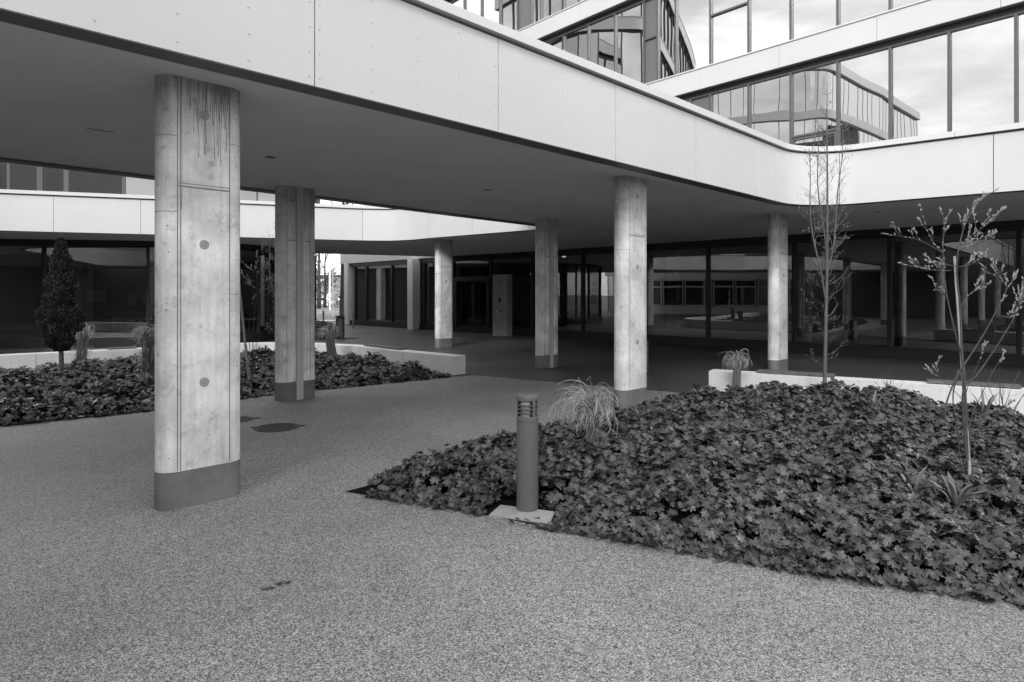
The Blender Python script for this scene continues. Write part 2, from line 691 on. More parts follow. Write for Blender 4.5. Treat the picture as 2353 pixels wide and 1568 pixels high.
bed_wall_right = [(3.3, 10.52), (6.85, 8.38), (9.6, 6.6)]
bed_wall_left = [(-18.0, 8.4), (-14.0, 11.0), (-10.8, 13.15), (-8.9, 14.7), (-7.6, 16.0), (-6.6, 16.55), (-5.3, 16.3), (-3.9, 15.62), (-2.48, 14.1), (-1.22, 13.0)]
gravel_poly = [(-45, -25), (45, -25), (45, -8), (12, 5.0), (9.6, 6.6), (6.85, 8.38), (3.3, 10.52), (-0.77, 13.09), (-1.22, 13.0), (-2.48, 14.1),
               (-3.9, 15.62), (-5.3, 16.3), (-6.6, 16.55), (-7.6, 16.0), (-8.9, 14.7), (-10.8, 13.15), (-14, 11.0), (-18, 8.4), (-45, -2)]
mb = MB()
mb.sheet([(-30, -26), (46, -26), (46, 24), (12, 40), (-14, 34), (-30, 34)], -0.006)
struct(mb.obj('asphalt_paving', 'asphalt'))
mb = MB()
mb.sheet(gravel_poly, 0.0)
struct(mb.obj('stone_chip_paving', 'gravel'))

bedR = [(-1.43, 5.38), (-0.155, 4.79), (0.295, 4.54), (1.755, 3.83), (2.81, 3.42), (4.6, 2.9), (7.5, 2.5), (9.5, 4.0), (9.5, 6.5), (6.85, 8.34), (3.36, 10.46)]
bedL = [(-18.0, 2.2), (-10.5, 5.1), (-6.58, 8.05), (-5.19, 9.12), (-4.0, 10.62), (-2.6, 11.75), (-1.25, 12.85), (-2.5, 14.0), (-3.9, 15.5), (-5.3, 16.15), (-6.6, 16.4),
        (-7.5, 15.85), (-8.8, 14.55), (-10.7, 13.0), (-14, 10.9), (-18, 8.2)]
bedF = [(-9.6, 24.6), (-6.9, 23.1), (-6.7, 24.3), (-7.4, 27.2), (-8.6, 28.6), (-9.6, 28.0)]
for poly in (bedR, bedL, bedF):
    mb = MB()
    mb.sheet(poly, 0.006)
    struct(mb.obj('soil', 'soil'))
# pale kerb strip and road beyond the passage
mb = MB()
mb.sheet([(-60, 36.0), (40, 42.0), (40, 46.0), (-60, 46.0)], 0.0)
struct(mb.obj('road', 'road'))
mb = MB()
mb.sheet([(-60, 38.6), (10, 40.4), (10, 41.4), (-60, 39.9)], 0.004)
struct(mb.obj('road_marking', 'paint'))

# ------------------------------------------------------------------ walkway roof (soffit, panels, coping)
roof = thing('walkway_roof', 'white panelled covered walkway roof carried on the concrete columns', 'canopy', (0, 8, 0))
off_f = front.off(-0.06)
off_r = rear.off(-0.06)
back = [(19.75, 7.2), (14.2, 12.65), (6.2, 20.5), (0.97, 25.57), (-3.35, 29.4), (-3.85, 28.8), (-9.6, 26.05), (-9.9, 30.0), (-24, 30.0), (-24, 8.0)]
outline = [tuple(p) for p in off_f] + back + [tuple(p) for p in off_r] + [(-24, 7.99), (-24, -8.0)]
mb = MB()
mb.prism(outline, ZS, ZP - 0.02)
mb.obj('soffit', 'soffit', roof)
mb = MB()
mb.prism([tuple(p) for p in front.off(-0.3)] + back + [tuple(p) for p in rear.off(-0.3)] + [(-24, 7.99), (-24, -8.0)], ZP - 0.015, ZP + 0.01)
mb.obj('roof', 'roof', roof)
GAP = 0.005


def facing(path, joints, owner, z0=ZB, z1=ZP, trim=True, coping=True, rivets=None, cope_step=4.12):
    joints = sorted(joints)
    mbb = MB()
    strip(mbb, path, joints[0], joints[-1], -0.055, -0.031, z0 + 0.03, z1)
    mbb.obj('joint_backing', 'backing', owner)
    for a, b in zip(joints, joints[1:]):
        m = MB()
        strip(m, path, a + GAP, b - GAP, -0.03, 0.0, z0, z1)
        m.obj('fascia_panel', 'panel', owner, smooth=True, angle=0.4)
        if trim:
            m = MB()
            strip(m, path, a + GAP * 0.6, b - GAP * 0.6, -0.245, -0.034, z0 + 0.002, z0 + 0.012)
            m.obj('drip_trim', 'strip', owner, smooth=True, angle=0.4)
    if coping:
        a = joints[0]
        while a < joints[-1] - 0.05:
            b = min(a + cope_step, joints[-1])
            m = MB()
            strip(m, path, a + 0.002, b - 0.002, -0.33, 0.062, z1 + 0.03, z1 + 0.125)
            m.obj('coping', 'coping', owner, smooth=True, angle=0.4)
            a = b
    if rivets:
        m = MB()
        hs = [z0 + 0.07 + (z1 - z0 - 0.17) * k / 4 for k in range(5)]
        for a, b in zip(joints, joints[1:]):
            if b < rivets[0] or a > rivets[1] or b - a < 0.9:
                continue
            for t in (a + 0.045, a + (b - a) * 0.26, a + (b - a) * 0.5, a + (b - a) * 0.74, b - 0.045):
                p, nn = path.at(t)
                tt = Vector((-nn.y, nn.x))
                for z in hs:
                    c = Vector((p.x, p.y, z))
                    ring0 = []
                    ring1 = []
                    for k in range(7):
                        th = 2 * math.pi * k / 7
                        q = Vector((tt.x * math.cos(th), tt.y * math.cos(th), math.sin(th)))
                        n3 = Vector((nn.x, nn.y, 0))
                        ring0.append(c + q * 0.0085)
                        ring1.append(c + q * 0.006 + n3 * 0.004)
                    m.add(ring0 + ring1, [tuple(range(7, 14))] + [(k, (k + 1) % 7, (k + 1) % 7 + 7, k + 7) for k in range(7)])
        o = m.obj('rivet', 'rivet', owner, kind='stuff')


jf = [front.hit(x) for x in (723, 1145, 1414, 1599, 1735, 1781)]
jb = [front.hit(x) for x in (1929, 2283)]
jA = [jf[0] - 2.06 * k for k in range(6, 0, -1) if jf[0] - 2.06 * k > 0]
jB = [jb[1] + 2.06 * k for k in range(1, 7) if jb[1] + 2.06 * k < front.len]
facing(front, jA + jf + jb + jB + [front.len], roof, rivets=(7.0, 26.0))
jc = [rear.hit(x) for x in (123, 323)]
jc2 = [rear.hit(x) for x in (833, 984, 1085, 1214)]
tot = rear.len
jl = [jc[0] - 2.06 * k for k in range(5, 0, -1) if jc[0] - 2.06 * k > 0]
d1 = (jc2[0] - jc[1]) / 3
tip_i = min(range(len(rear.p)), key=lambda i: (rear.p[i] - Vector((0.9, 16.2))).length)
st = rear.L[tip_i] + 0.9
jr = [st + 2.06 * k for k in range(20) if st + 2.06 * k < tot - 0.3]
facing(rear, jl + jc + [jc[1] + d1, jc[1] + 2 * d1] + jc2 + jr + [tot], roof, rivets=(jc[0] - 3, jc[1] + 3))
# thin slot in the soffit
m = MB()
p0, p1 = G(560 * 0.3575 + 0, 350.7 - 55, 3.42), G(560 * 0.3575 + 62, 350.7 - 47, 3.42)
m = MB()
a, b = G(199, 295, ZS), G(262, 304, ZS)
d = (b - a).normalized()
q = Vector((-d.y, d.x, 0)) * 0.012
m.hexa([a - q - Vector((0, 0, .004)), b - q - Vector((0, 0, .004)), b + q - Vector((0, 0, .004)), a + q - Vector((0, 0, .004))],
       [a - q + Vector((0, 0, .01)), b - q + Vector((0, 0, .01)), b + q + Vector((0, 0, .01)), a + q + Vector((0, 0, .01))])
m.obj('soffit_slot', 'groove', roof)

# downlights
dl_proto = None
dl_names = {0: 'nearest recessed round downlight, beside the large stained column', 1: 'recessed downlight in the middle of the bridging soffit'}
dl = [((621, 361), 'round recessed downlight nearest the stained front column'),
      ((1120, 437), 'round recessed downlight alone in mid soffit between the columns'),
      ((1622, 518), 'round recessed downlight between the brightest column and the corner column'),
      ((1390, 540), 'round recessed downlight just beside the top of the brightest column'),
      ((1209, 556), 'round recessed downlight near the top of the column with a cover strip'),
      ((2017, 487), 'round recessed downlight right of the corner column behind the slender tree'),
      ((950, 580.6), 'round recessed downlight close to the soffit edge above the corner glazing'),
      ((766, 577.4), 'round recessed downlight above the passage to the street'),
      ((805, 562), 'small recessed downlight behind the far white fascia'),
      ((214, 548), 'round recessed downlight above the left glazing and the conifer')]
for (px, py), lab in dl:
    p = G(px, py, ZS)
    if dl_proto is None:
        t = thing('ceiling_downlight', lab, 'downlight', (p.x, p.y, ZS), 'downlights in the walkway soffit')
        dl_proto = t
        m = MB()
        prof_o, prof_i = [], []
        seg = 24
        vs, fs = [], []
        for r_, z_ in ((0.078, 0.0), (0.078, -0.006), (0.058, -0.006), (0.052, -0.001)):
            for k in range(seg):
                th = 2 * math.pi * k / seg
                vs.append((p.x + r_ * math.cos(th), p.y + r_ * math.sin(th), ZS + z_))
        for i in range(3):
            for k in range(seg):
                k2 = (k + 1) % seg
                fs.append((i * seg + k, i * seg + k2, (i + 1) * seg + k2, (i + 1) * seg + k)[::-1])
        m.add(vs, fs)
        m.obj('bezel', 'downpipe', t, smooth=True)
        m = MB()
        m.lathe([(0.053, -0.002), (0.053, -0.0005)], (p.x, p.y), 20, ZS)
        m.obj('lens', 'black', t)
    else:
        c = copy_tree(dl_proto)
        c.location = (p.x, p.y, ZS)
        c['label'] = lab

# ------------------------------------------------------------------ concrete columns
CR, CL, CH = 0.125, 0.40, ZS
ang_u = math.atan2(0.7026, 0.7116)


def stadium(r, L, seg=12):
    pts = []
    for k in range(seg + 1):
        th = -math.pi / 2 + math.pi * k / seg
        pts.append((L / 2 + r * math.cos(th), r * math.sin(th)))
    for k in range(seg + 1):
        th = math.pi / 2 + math.pi * k / seg
        pts.append((-L / 2 + r * math.cos(th), r * math.sin(th)))
    return pts


def loft(mb, poly, z0, z1, seg=1):
    mb.prism(poly, z0, z1)


def column(label, pos, drip=False, cover=False):
    t = thing('concrete_column', label, 'column', (0, 0, 0), 'concrete columns under the walkway roof')
    m = MB()
    m.prism(stadium(CR, CL), 0.295, CH)
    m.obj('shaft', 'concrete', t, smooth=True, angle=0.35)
    m = MB()
    m.prism(stadium(CR + 0.003, CL), 0, 0.292)
    m.obj('base_band', 'band', t, smooth=True, angle=0.35)
    # formwork joints: recessed looking dark ribs along the flat faces
    for s in (-1, 1):
        g = MB()
        y = s * CR
        for x in ((-CL / 2, CL / 2) if not drip else (-CL / 2, -CL / 2 + 0.022, CL / 2)):
            g.box((x, y, (0.295 + CH) / 2), (0.007, 0.003, CH - 0.31))
        g.box((0, y, 2.555), (CL, 0.0034, 0.012))
        g.box((0, y, 2.58), (CL, 0.003, 0.006))
        g.obj('formwork_joint', 'groove', t)
        for z in (0.985, 2.10, 3.15):
            c = MB()
            for r0, r1, dd in ((0.030, 0.037, 0.003), (0.010, 0.018, 0.004)):
                vs, fs = [], []
                for r_, off in ((r0, dd), (r1, dd), (r1, -0.001)):
                    for k in range(20):
                        th = 2 * math.pi * k / 20
                        vs.append((0.0 + r_ * math.cos(th), y + s * off, z + r_ * math.sin(th)))
                for i in range(2):
                    for k in range(20):
                        k2 = (k + 1) % 20
                        q = (i * 20 + k, i * 20 + k2, (i + 1) * 20 + k2, (i + 1) * 20 + k)
                        fs.append(q if s > 0 else q[::-1])
                c.add(vs, fs)
            c.obj('tie_hole', 'tie', t)
            c = MB()
            vs = [(0.036 * math.cos(2 * math.pi * k / 20), y + s * 0.0012, z + 0.036 * math.sin(2 * math.pi * k / 20)) for k in range(20)]
            c.add(vs, [tuple(range(20))] if s < 0 else [tuple(range(19, -1, -1))])
            c.obj('tie_plug', 'plug', t)
    # lift joints round the curved ends
    for zz, side in ((2.95, -1), (2.35, -1), (2.95, 1), (1.7, 1)):
        g = MB()
        pts = []
        for k in range(13):
            th = (math.pi / 2 + math.pi * k / 12) if side < 0 else (-math.pi / 2 + math.pi * k / 12)
            pts.append((side * CL / 2 + (CR + 0.0005) * math.cos(th), (CR + 0.0005) * math.sin(th), zz))
        g.tube(pts, 0.0022, 4)
        g.obj('lift_joint', 'groove', t)
    if drip:
        g = MB()
        rr = random.Random(5)
        xs = [(-0.115, 0.22, .0025), (-0.108, 0.25, .0025), (-0.098, 0.12, .002), (-0.078, 0.42, .002), (-0.055, 0.36, .002), (-0.045, 0.62, .0025), (-0.036, 0.32, .002),
              (-0.016, 0.36, .0025), (-0.010, 0.22, .003), (0.0, 0.60, .003), (0.008, 0.58, .0025), (0.012, 0.5, .003), (0.022, 0.3, .003), (0.048, 0.24, .002), (0.068, 0.34, .003),
              (0.078, 0.62, .0025), (0.098, 0.5, .002), (0.112, 0.58, .003), (0.122, 0.3, .003), (0.130, 0.66, .002), (0.150, 0.24, .003), (0.158, 0.36, .002), (0.17, 0.55, .0025),
              (0.182, 0.2, .003), (0.19, 0.42, .002), (-0.17, 1.05, .0022), (-0.13, 0.2, .002), (0.086, 0.16, .005), (0.14, 0.15, .006), (0.165, 0.14, .006)]
        for x, ln, w in xs:
            x0 = x
            top = CH - 0.004
            seg = 6
            y = -CR - 0.0016
            vs, fs = [], []
            for k in range(seg + 1):
                z = top - ln * k / seg
                xx = x0 + 0.004 * math.sin(k * 1.1 + x * 90)
                ww = w * (0.6 if k < seg else 1.1)
                vs += [(xx - ww, y, z), (xx + ww, y, z), (xx + ww, y + 0.002, z), (xx - ww, y + 0.002, z)]
            for k in range(seg):
                for j in range(4):
                    j2 = (j + 1) % 4
                    fs.append((k * 4 + j, (k + 1) * 4 + j, (k + 1) * 4 + j2, k * 4 + j2))
            fs.append((0, 1, 2, 3))
            g.add(vs, fs)
        g.obj('drip_stain', 'stain', t, kind='stuff')
    if cover:
        g = MB()
        g.box((0.01 if cover > 0 else 0.0, -CR - 0.012, CH / 2), (0.115, 0.028, CH - 0.004))
        g.obj('downpipe_cover', 'downpipe', t)
    t.rotation_euler.z = ang_u
    t.location = (pos[0], pos[1], 0)
    return t


def col_pos(px, Y):
    p = Vector(((px - CX) * Y / F, Y))
    nA = Vector((0.7026, -0.7116))
    return p + uA * (CL / 2) - nA * CR


cols = [(408, 4.945, 'nearest concrete column, with dark drip stains below the soffit', True, 0),
        (659, 9.95, 'shaded concrete column with a grey downpipe cover beside the left planting bed', False, 1),
        (1447, 9.15, 'brightest concrete column, standing behind the mop of dry grass', False, 0),
        (1252, 14.3, 'concrete column with a grey downpipe cover on the dark asphalt', False, 1),
        (1014, 19.7, 'farthest slim concrete column, by the entrance doors, half sunlit', False, 0),
        (1792, 13.3, 'concrete column under the rounded roof corner, left of the slender tree', False, 0)]
for px, Y, lab, dr, cv in cols:
    column(lab, col_pos(px, Y), dr, cv)
# columns out of the frame that the window glass mirrors
for x, y in ((-7.0, 0.9), (10.4, 9.7), (-8.0, 5.6), (-11.3, -3.4)):
    column('concrete column beyond the frame, seen only mirrored in the glazing', (x, y))

# ------------------------------------------------------------------ glazed ground floors and upper storeys
def bay(owner, path, a, b, z0, z1, d, frame, glass, fw=0.03, depth=0.11, transom=None, solid=False, sash=None):
    """one window: frame with a pane (sub-part); d = offset of the frame's outer face"""
    pa, na = path.at(a)
    pb, nb = path.at(b)
    A = Vector((pa.x + na.x * d, pa.y + na.y * d, 0))
    B = Vector((pb.x + nb.x * d, pb.y + nb.y * d, 0))
    u = (B - A)
    w = u.length
    u.normalize()
    nn = Vector((u.y, -u.x, 0))
    Z = Vector((0, 0, 1))

    def blk(m, x0, x1, za, zb, y0, y1):
        lo = [A + u * x0 + nn * y1, A + u * x1 + nn * y1, A + u * x1 + nn * y0, A + u * x0 + nn * y0]
        m.hexa([p + Z * za for p in lo], [p + Z * zb for p in lo])

    m = MB()
    e_ = 0.0008
    blk(m, e_, fw, z0, z1, -depth, 0)
    blk(m, w - fw, w - e_, z0, z1, -depth, 0)
    blk(m, fw, w - fw, z0, z0 + fw * 1.3, -depth, -0.003)
    blk(m, fw, w - fw, z1 - fw * 1.3, z1, -depth, -0.003)
    if transom:
        blk(m, fw, w - fw, transom - fw * 0.8, transom + fw * 0.8, -depth, -0.004)
    if sash:
        s0, s1 = sash
        blk(m, fw + 0.004, fw * 2.6, s0, s1, -depth + 0.01, -0.012)
        blk(m, w - fw * 2.6, w - fw - 0.004, s0, s1, -depth + 0.01, -0.012)
        blk(m, fw * 2.6, w - fw * 2.6, s1 - fw * 1.6, s1, -depth + 0.01, -0.012)
        blk(m, fw * 2.6, w - fw * 2.6, s0, s0 + fw * 1.6, -depth + 0.01, -0.012)
    win = m.obj('window', frame, owner)
    p = MB()
    blk(p, fw * 0.6, w - fw * 0.6, z0 + fw * 0.6, z1 - fw * 0.6, -depth * 0.6 - 0.012, -depth * 0.6)
    p.obj('infill_panel' if solid else 'pane', 'spandrel' if solid else glass, win)
    return win


office = thing('office_building', 'long glazed office building with white floor bands behind the corner', 'building', (6, 22, 0))
leftb = thing('office_building', 'left office building with dark ground floor glazing behind the conifer', 'building', (-14, 22, 0))

# ground floor right: joints from photo columns
xs = [805, 840.6, 899, 974, 1040, 1125.5, 1221.6, 1336.8, 1471, 1624.7, 1823, 2042.5, 2340]
js = [gl_right.hit(x) for x in xs]
js = [0.9] + [j for j in js if j and j > 1.2]
while js[-1] + 2.55 < gl_right.len:
    js.append(js[-1] + 2.55)
door_a, door_b = gl_right.hit(1040), gl_right.hit(1125.5)
m = MB()
strip(m, gl_right, 0.02, gl_right.len, -0.16, 0.02, 0.0, 0.24)
m.obj('plinth', 'frame', office)
m = MB()
strip(m, gl_right, 0.02, gl_right.len, -0.16, 0.02, 3.235, ZS - 0.003)
m.obj('head_beam', 'frame', office)
for a, b in zip(js, js[1:]):
    if abs(a - door_a) < 0.05:
        continue
    bay(office, gl_right, a, b, 0.242, 3.233, 0.0, 'frame', 'glass', 0.045, 0.14)
# entrance: fixed fan light above a pair of sliding leaves
bay(office, gl_right, door_a, door_b, 2.42, 3.233, 0.0, 'frame', 'glass', 0.045, 0.14)
dm = (door_a + door_b) / 2
m = MB()
strip(m, gl_right, door_a, door_b, -0.5, 0.012, 2.28, 2.418)
strip(m, gl_right, door_a, door_a + 0.28, -0.5, 0.03, 0.242, 2.279)
strip(m, gl_right, door_b - 0.2, door_b, -0.5, 0.03, 0.242, 2.279)
door_set = m.obj('door_surround', 'frame', office)
for a, b in ((door_a + 0.3, dm - 0.012), (dm + 0.012, door_b - 0.22)):
    bay(door_set, gl_right, a, b, 0.242, 2.278, -0.12, 'frame', 'glass', 0.06, 0.05).name = 'door_leaf'
# clad pillars
for px, w in ((958, 0.42), (800, 0.42)):
    t = gl_right.hit(px)
    m = MB()
    strip(m, gl_right, t - w / 2, t + w / 2, -0.02, 0.42 if px > 900 else 0.15, 0.004, 3.392 if px > 900 else 3.392)
    m.obj('clad_pillar', 'cladding', office)
# white fascia above the far ground floor glazing, beyond the soffit edge
far_face = Path([gl_right.at(0)[0] + gl_right.at(0)[1] * 0.12 - (gl_right.p[1] - gl_right.p[0]).normalized() * 0.5, gl_right.p[1] + gl_right.n[0] * 0.12, gl_right.p[1] + (gl_right.p[2] - gl_right.p[1]) * 0.28 + gl_right.n[1] * 0.12])
ff = [0, 2.1, 4.2, 6.3, far_face.len]
facing(far_face, ff, office, trim=False)
# return wall at the far end of the ground floor
m = MB()
p0, n0 = gl_right.at(0.05)
m.prism([tuple(p0 + n0 * 0.1), tuple(p0 - n0 * 9), tuple(p0 - n0 * 9 + Vector((0.3, 0.3))), tuple(p0 + n0 * 0.1 + Vector((0.25, -0.25)))], 0.0, 3.39)
m.obj('end_wall', 'cladding', office)

# interior of the ground floor
inn = [tuple(p) for p in gl_right.off(-0.2)]
inn_b = [tuple(p) for p in gl_right.off(-7.5)]
m = MB()
m.sheet(inn + inn_b[::-1], 0.10)
m.obj('interior_floor', 'inside_floor', office)
m = MB()
strip(m, gl_right, 0.1, gl_right.len, -7.6, -7.5, 0.1, 3.4)
m.obj('interior_wall', 'inside', office)
m = MB()
m.sheet(inn + inn_b[::-1], ZS - 0.03)
m.obj('interior_ceiling', 'inside', office)
for t in np.arange(4, gl_right.len, 4.9):
    p, nn = gl_right.at(t)
    q = p - nn * 3.2
    m = MB()
    m.box((q.x, q.y, 1.75), (0.35, 0.35, 3.3), 0.8)
    m.obj('interior_pier', 'inside_pale', office)

UZ = [(4.42, 7.9), (8.55, 11.55), (12.2, 15.2), (15.85, 18.85)]
BZ = [(7.9, 8.55), (11.55, 12.2), (15.2, 15.85), (18.85, 19.6)]


def slab_band(owner, path, z0, z1, step, start, name='floor_band'):
    j = [0.0] + [start + step * k for k in range(-40, 60) if 0.2 < start + step * k < path.len - 0.2] + [path.len]
    mbb = MB()
    strip(mbb, path, 0, path.len, -0.35, -0.041, z0 + 0.02, z1 - 0.01)
    mbb.obj('joint_backing', 'backing', owner)
    for a, b in zip(j, j[1:]):
        m = MB()
        strip(m, path, a + 0.004, b - 0.004, -0.04, 0.0, z0, z1 - 0.045)
        m.obj('band_panel', 'panel', owner, smooth=True, angle=0.4)
    m = MB()
    strip(m, path, 0, path.len, -0.3, -0.044, z0 + 0.002, z0 + 0.018)
    m.obj('band_soffit', 'strip', owner, smooth=True, angle=0.4)
    m = MB()
    strip(m, path, 0, path.len, -0.3, 0.03, z1 - 0.035, z1)
    m.obj('band_cap', 'coping', owner, smooth=True, angle=0.4)


ref_s = up_right.hit(1917)
mod = 1.215
for fi, (z0, z1) in enumerate(UZ):
    edges = []
    k = -14
    while k < 21:
        s_ = ref_s + mod * k
        if 0.05 < s_ < up_right.len - 0.05:
            edges.append(s_)
        k += 1
    if fi > 1:
        half = []
    # opaque half bays, as in the photograph
    extra = {0: [up_right.hit(1578)], 1: [up_right.hit(1501.7)], 2: [up_right.hit(1180), up_right.hit(1211)], 3: []}[fi]
    dark = {0: (up_right.hit(1578), up_right.hit(1622)), 1: (up_right.hit(1462), up_right.hit(1501.7)), 2: (up_right.hit(1178), up_right.hit(1211)), 3: (-9, -9)}[fi]
    edges = sorted([0.0] + [x for x in edges if all(abs(x - y) > 0.25 for y in extra if y)] + [x for x in extra if x] + [up_right.len])
    for a, b in zip(edges, edges[1:]):
        mid = (a + b) / 2
        solid = dark[0] is not None and dark[0] - 0.1 < mid < dark[1] + 0.1
        tr, sash = None, None
        pp, _ = up_right.at(mid)
        px = CX + F * pp.x / pp.y
        if fi == 0 and 1808 < px < 1917:
            tr = 5.98
            sash = (4.6, 5.93)
        if fi == 1 and 1619 < px < 1709:
            tr = 10.1
        if solid:
            tr = z0 + 1.55
        bay(office, up_right, a, b, z0 + 0.004, z1 - 0.13, -0.2, 'frame_up', 'glass_up', 0.032, 0.12, transom=tr, solid=solid, sash=sash)
    m = MB()
    strip(m, up_right, 0, up_right.len, -0.32, -0.195, z1 - 0.128, z1 + 0.0)
    m.obj('window_head', 'frame', office)
    # ceiling and back of the rooms behind
    m = MB()
    strip(m, up_right, 0, up_right.len, -6.0, -5.9, z0, z1)
    m.obj('interior_wall', 'inside_pale', office)
for z0, z1 in BZ:
    slab_band(office, up_right, z0, z1, 2 * mod, up_right.hit(1790))
    m = MB()
    strip(m, up_right, 0, up_right.len, -6.0, -0.36, z0 + 0.03, z1 - 0.05)
    m.obj('floor_slab', 'inside', office)
m = MB()
strip(m, up_right, 0, 0.25, -9, -0.36, ZP + 0.01, 19.5)
strip(m, up_right, up_right.len - 0.25, up_right.len, -9, -0.36, ZP + 0.01, 19.5)
strip(m, up_right, 0.3, up_right.len - 0.3, -9, -8.7, ZP + 0.01, 19.5)
m.obj('end_wall', 'panel', office)

# left building: ground floor glazing
m = MB()
strip(m, gl_left, 0, gl_left.len, -0.16, 0.02, 0.0, 0.25)
m.obj('plinth', 'frame', leftb)
m = MB()
strip(m, gl_left, 0, gl_left.len, -0.16, 0.02, 3.27, ZS - 0.003)
m.obj('head_beam', 'frame', leftb)
g0 = gl_left.hit(339.6)
jl_ = sorted(set([0.02] + [g0 - 3.05 * k for k in range(5) if g0 - 3.05 * k > 0.3] + [g0 + 2.6, g0 + 3.6, g0 + 4.3, g0 + 4.9, g0 + 5.5, g0 + 7.6, gl_left.len]))
jl_ = [j for j in jl_ if j <= gl_left.len]
for a, b in zip(jl_, jl_[1:]):
    if b - a > 0.2:
        bay(leftb, gl_left, a, b, 0.252, 3.268, 0.0, 'frame', 'glass', 0.04, 0.13)
inn = [tuple(p) for p in gl_left.off(-0.2)][:-1]
poly_in = inn[:-1] + [(-9.2, 27.5), (-24, 27.5)]
m = MB()
m.sheet(poly_in, 0.1)
m.obj('interior_floor', 'inside_floor', leftb)
m = MB()
m.box((-16.5, 27.3, 1.75), (15, 0.2, 3.3))
m.obj('interior_wall', 'inside', leftb)
for x in (-20.3, -15.6, -11.6):
    m = MB()
    m.box((x, 22.2 + (x + 16) * 0.1, 1.72), (0.8, 0.35, 3.24), 0.1)
    m.obj('interior_pier', 'inside_pale', leftb)
m = MB()
m.box((-13.3, 23.6, 0.55), (3.4, 0.06, 0.8), 0.05)
m.box((-13.3, 23.4, 0.98), (3.6, 0.5, 0.05), 0.05)
m.obj('counter', 'inside_pale', leftb)
m = MB()
m.box((-15.8, 25.2, 1.7), (9.5, 0.12, 3.2), 0.05)
m.obj('partition', 'inside', leftb)
for x in (-18.4, -13.2, -12.1):
    m = MB()
    m.box((x, 25.05 + (x + 15.8) * 0.05, 1.15), (0.9, 0.08, 2.1), 0.05)
    dr_ = m.obj('interior_door', 'inside_floor', leftb)
    m = MB()
    m.box((x + 0.35, 24.98 + (x + 15.8) * 0.05, 1.05), (0.12, 0.06, 0.03), 0.05)
    m.obj('handle', 'steel', dr_)
for x, z, w, h in ((-14.6, 1.5, 0.4, 0.55), (-15.2, 1.45, 0.3, 0.42), (-16.6, 1.6, 0.7, 0.5)):
    m = MB()
    m.box((x, 25.08 + (x + 15.8) * 0.05, z), (w, 0.03, h), 0.05)
    m.obj('notice_board', 'inside_pale', leftb)
# wing of the left building across the passage, mirrored in the far corner glazing
wing = Path([(-9.8, 28.75), (-13.6, 30.6), (-18.6, 44.0), (-31, 60.0)])
m = MB()
strip(m, wing, 0, wing.len, -0.3, 0.0, 3.4, 4.5)
m.obj('fascia_band', 'panel', leftb, smooth=True, angle=0.4)
m = MB()
strip(m, wing, 0, wing.len, -5.3, -0.301, 3.43, 4.3)
m.obj('roof', 'soffit', leftb)
m = MB()
strip(m, wing, 0, wing.len, -0.5, -0.45, 0.0, 3.4)
m.obj('glazing', 'frame', leftb)
m = MB()
strip(m, wing, 0, wing.len, -5.2, -5.0, 0.0, 4.4)
m.obj('rear_wall', 'inside', leftb)
for s_ in (1.2, 5.0, 9.0, 13.0):
    p, nn = wing.at(s_)
    m = MB()
    m.box((p.x - nn.x * 0.2, p.y - nn.y * 0.2, 1.7), (0.45, 0.4, 3.38), math.atan2(-nn.x, nn.y))
    m.obj('clad_pillar', 'cladding', leftb)
# upper storeys
for fi, (z0, z1) in enumerate(UZ):
    if fi == 0:
        jx = [up_left.hit(x) for x in (14, 84, 150, 281, 405)]
    else:
        jx = [up_left.hit(14) + 1.2 * k for k in range(9)]
    jx = [j for j in jx if j]
    a0 = jx[0]
    j = [0.02] + [a0 - 1.25 * k for k in range(9, 0, -1) if a0 - 1.25 * k > 0.3] + jx
    while j[-1] + 1.3 < up_left.len:
        j.append(j[-1] + 1.1)
    for a, b in zip(j, j[1:]):
        pp, _ = up_left.at((a + b) / 2)
        px = CX + F * pp.x / pp.y
        sash = (4.52, 7.6) if fi == 0 and 84 < px < 150 else None
        bay(leftb, up_left, a, b, z0 + 0.003, z1 - 0.02, -0.12, 'frame_up', 'glass' if fi == 0 else 'glass_up', 0.032, 0.1, sash=sash)
    m = MB()
    strip(m, up_left, 0, up_left.len, -1.3, -1.2, z0, z1)
    m.obj('interior_wall', 'inside_pale', leftb)
for z0, z1 in BZ:
    slab_band(leftb, up_left, z0, z1, 2.4, 1.0)
    m = MB()
    strip(m, up_left, 0, up_left.len, -1.2, -0.36, z0 + 0.03, z1 - 0.05)
    m.obj('floor_slab', 'inside', leftb)
m = MB()
m.prism([tuple(p) for p in up_left.off(-1.3)] + [(-24, 28)], 19.3, 19.45)
m.obj('roof', 'roof', leftb)

# tower and rooftop plant left of the frame: they stand in the mirrored glass
tower = thing('office_tower', 'tall office tower with curved white bands, mirrored in the upper windows', 'building', (-32, 6, 0))
tw = Path(fillet([(-40, -10.5), (-31.9, -3.5), (-24.2, 4.2), (-26.6, 13.2), (-34, 16)], [0, 8, 2.2, 2.0, 0], 8))
for z0, z1 in [(0.0, 3.4)] + UZ:
    m = MB()
    strip(m, tw, 0, tw.len, -0.3, -0.25, z0, z1)
    m.obj('glazing', 'glass_up' if z0 > 1 else 'glass', tower)
    m = MB()
    for k_, s_ in enumerate(np.arange(0.4, tw.len, 0.9)):
        if k_ % 5 != 3:
            strip(m, tw, s_, s_ + 0.05, -0.26, -0.235, z0, z1)
    m.obj('mullion', 'frame_up', tower, kind='stuff')
    m = MB()
    strip(m, tw, 0, tw.len, -2.2, -2.1, z0, z1)
    m.obj('interior_wall', 'inside_pale', tower)
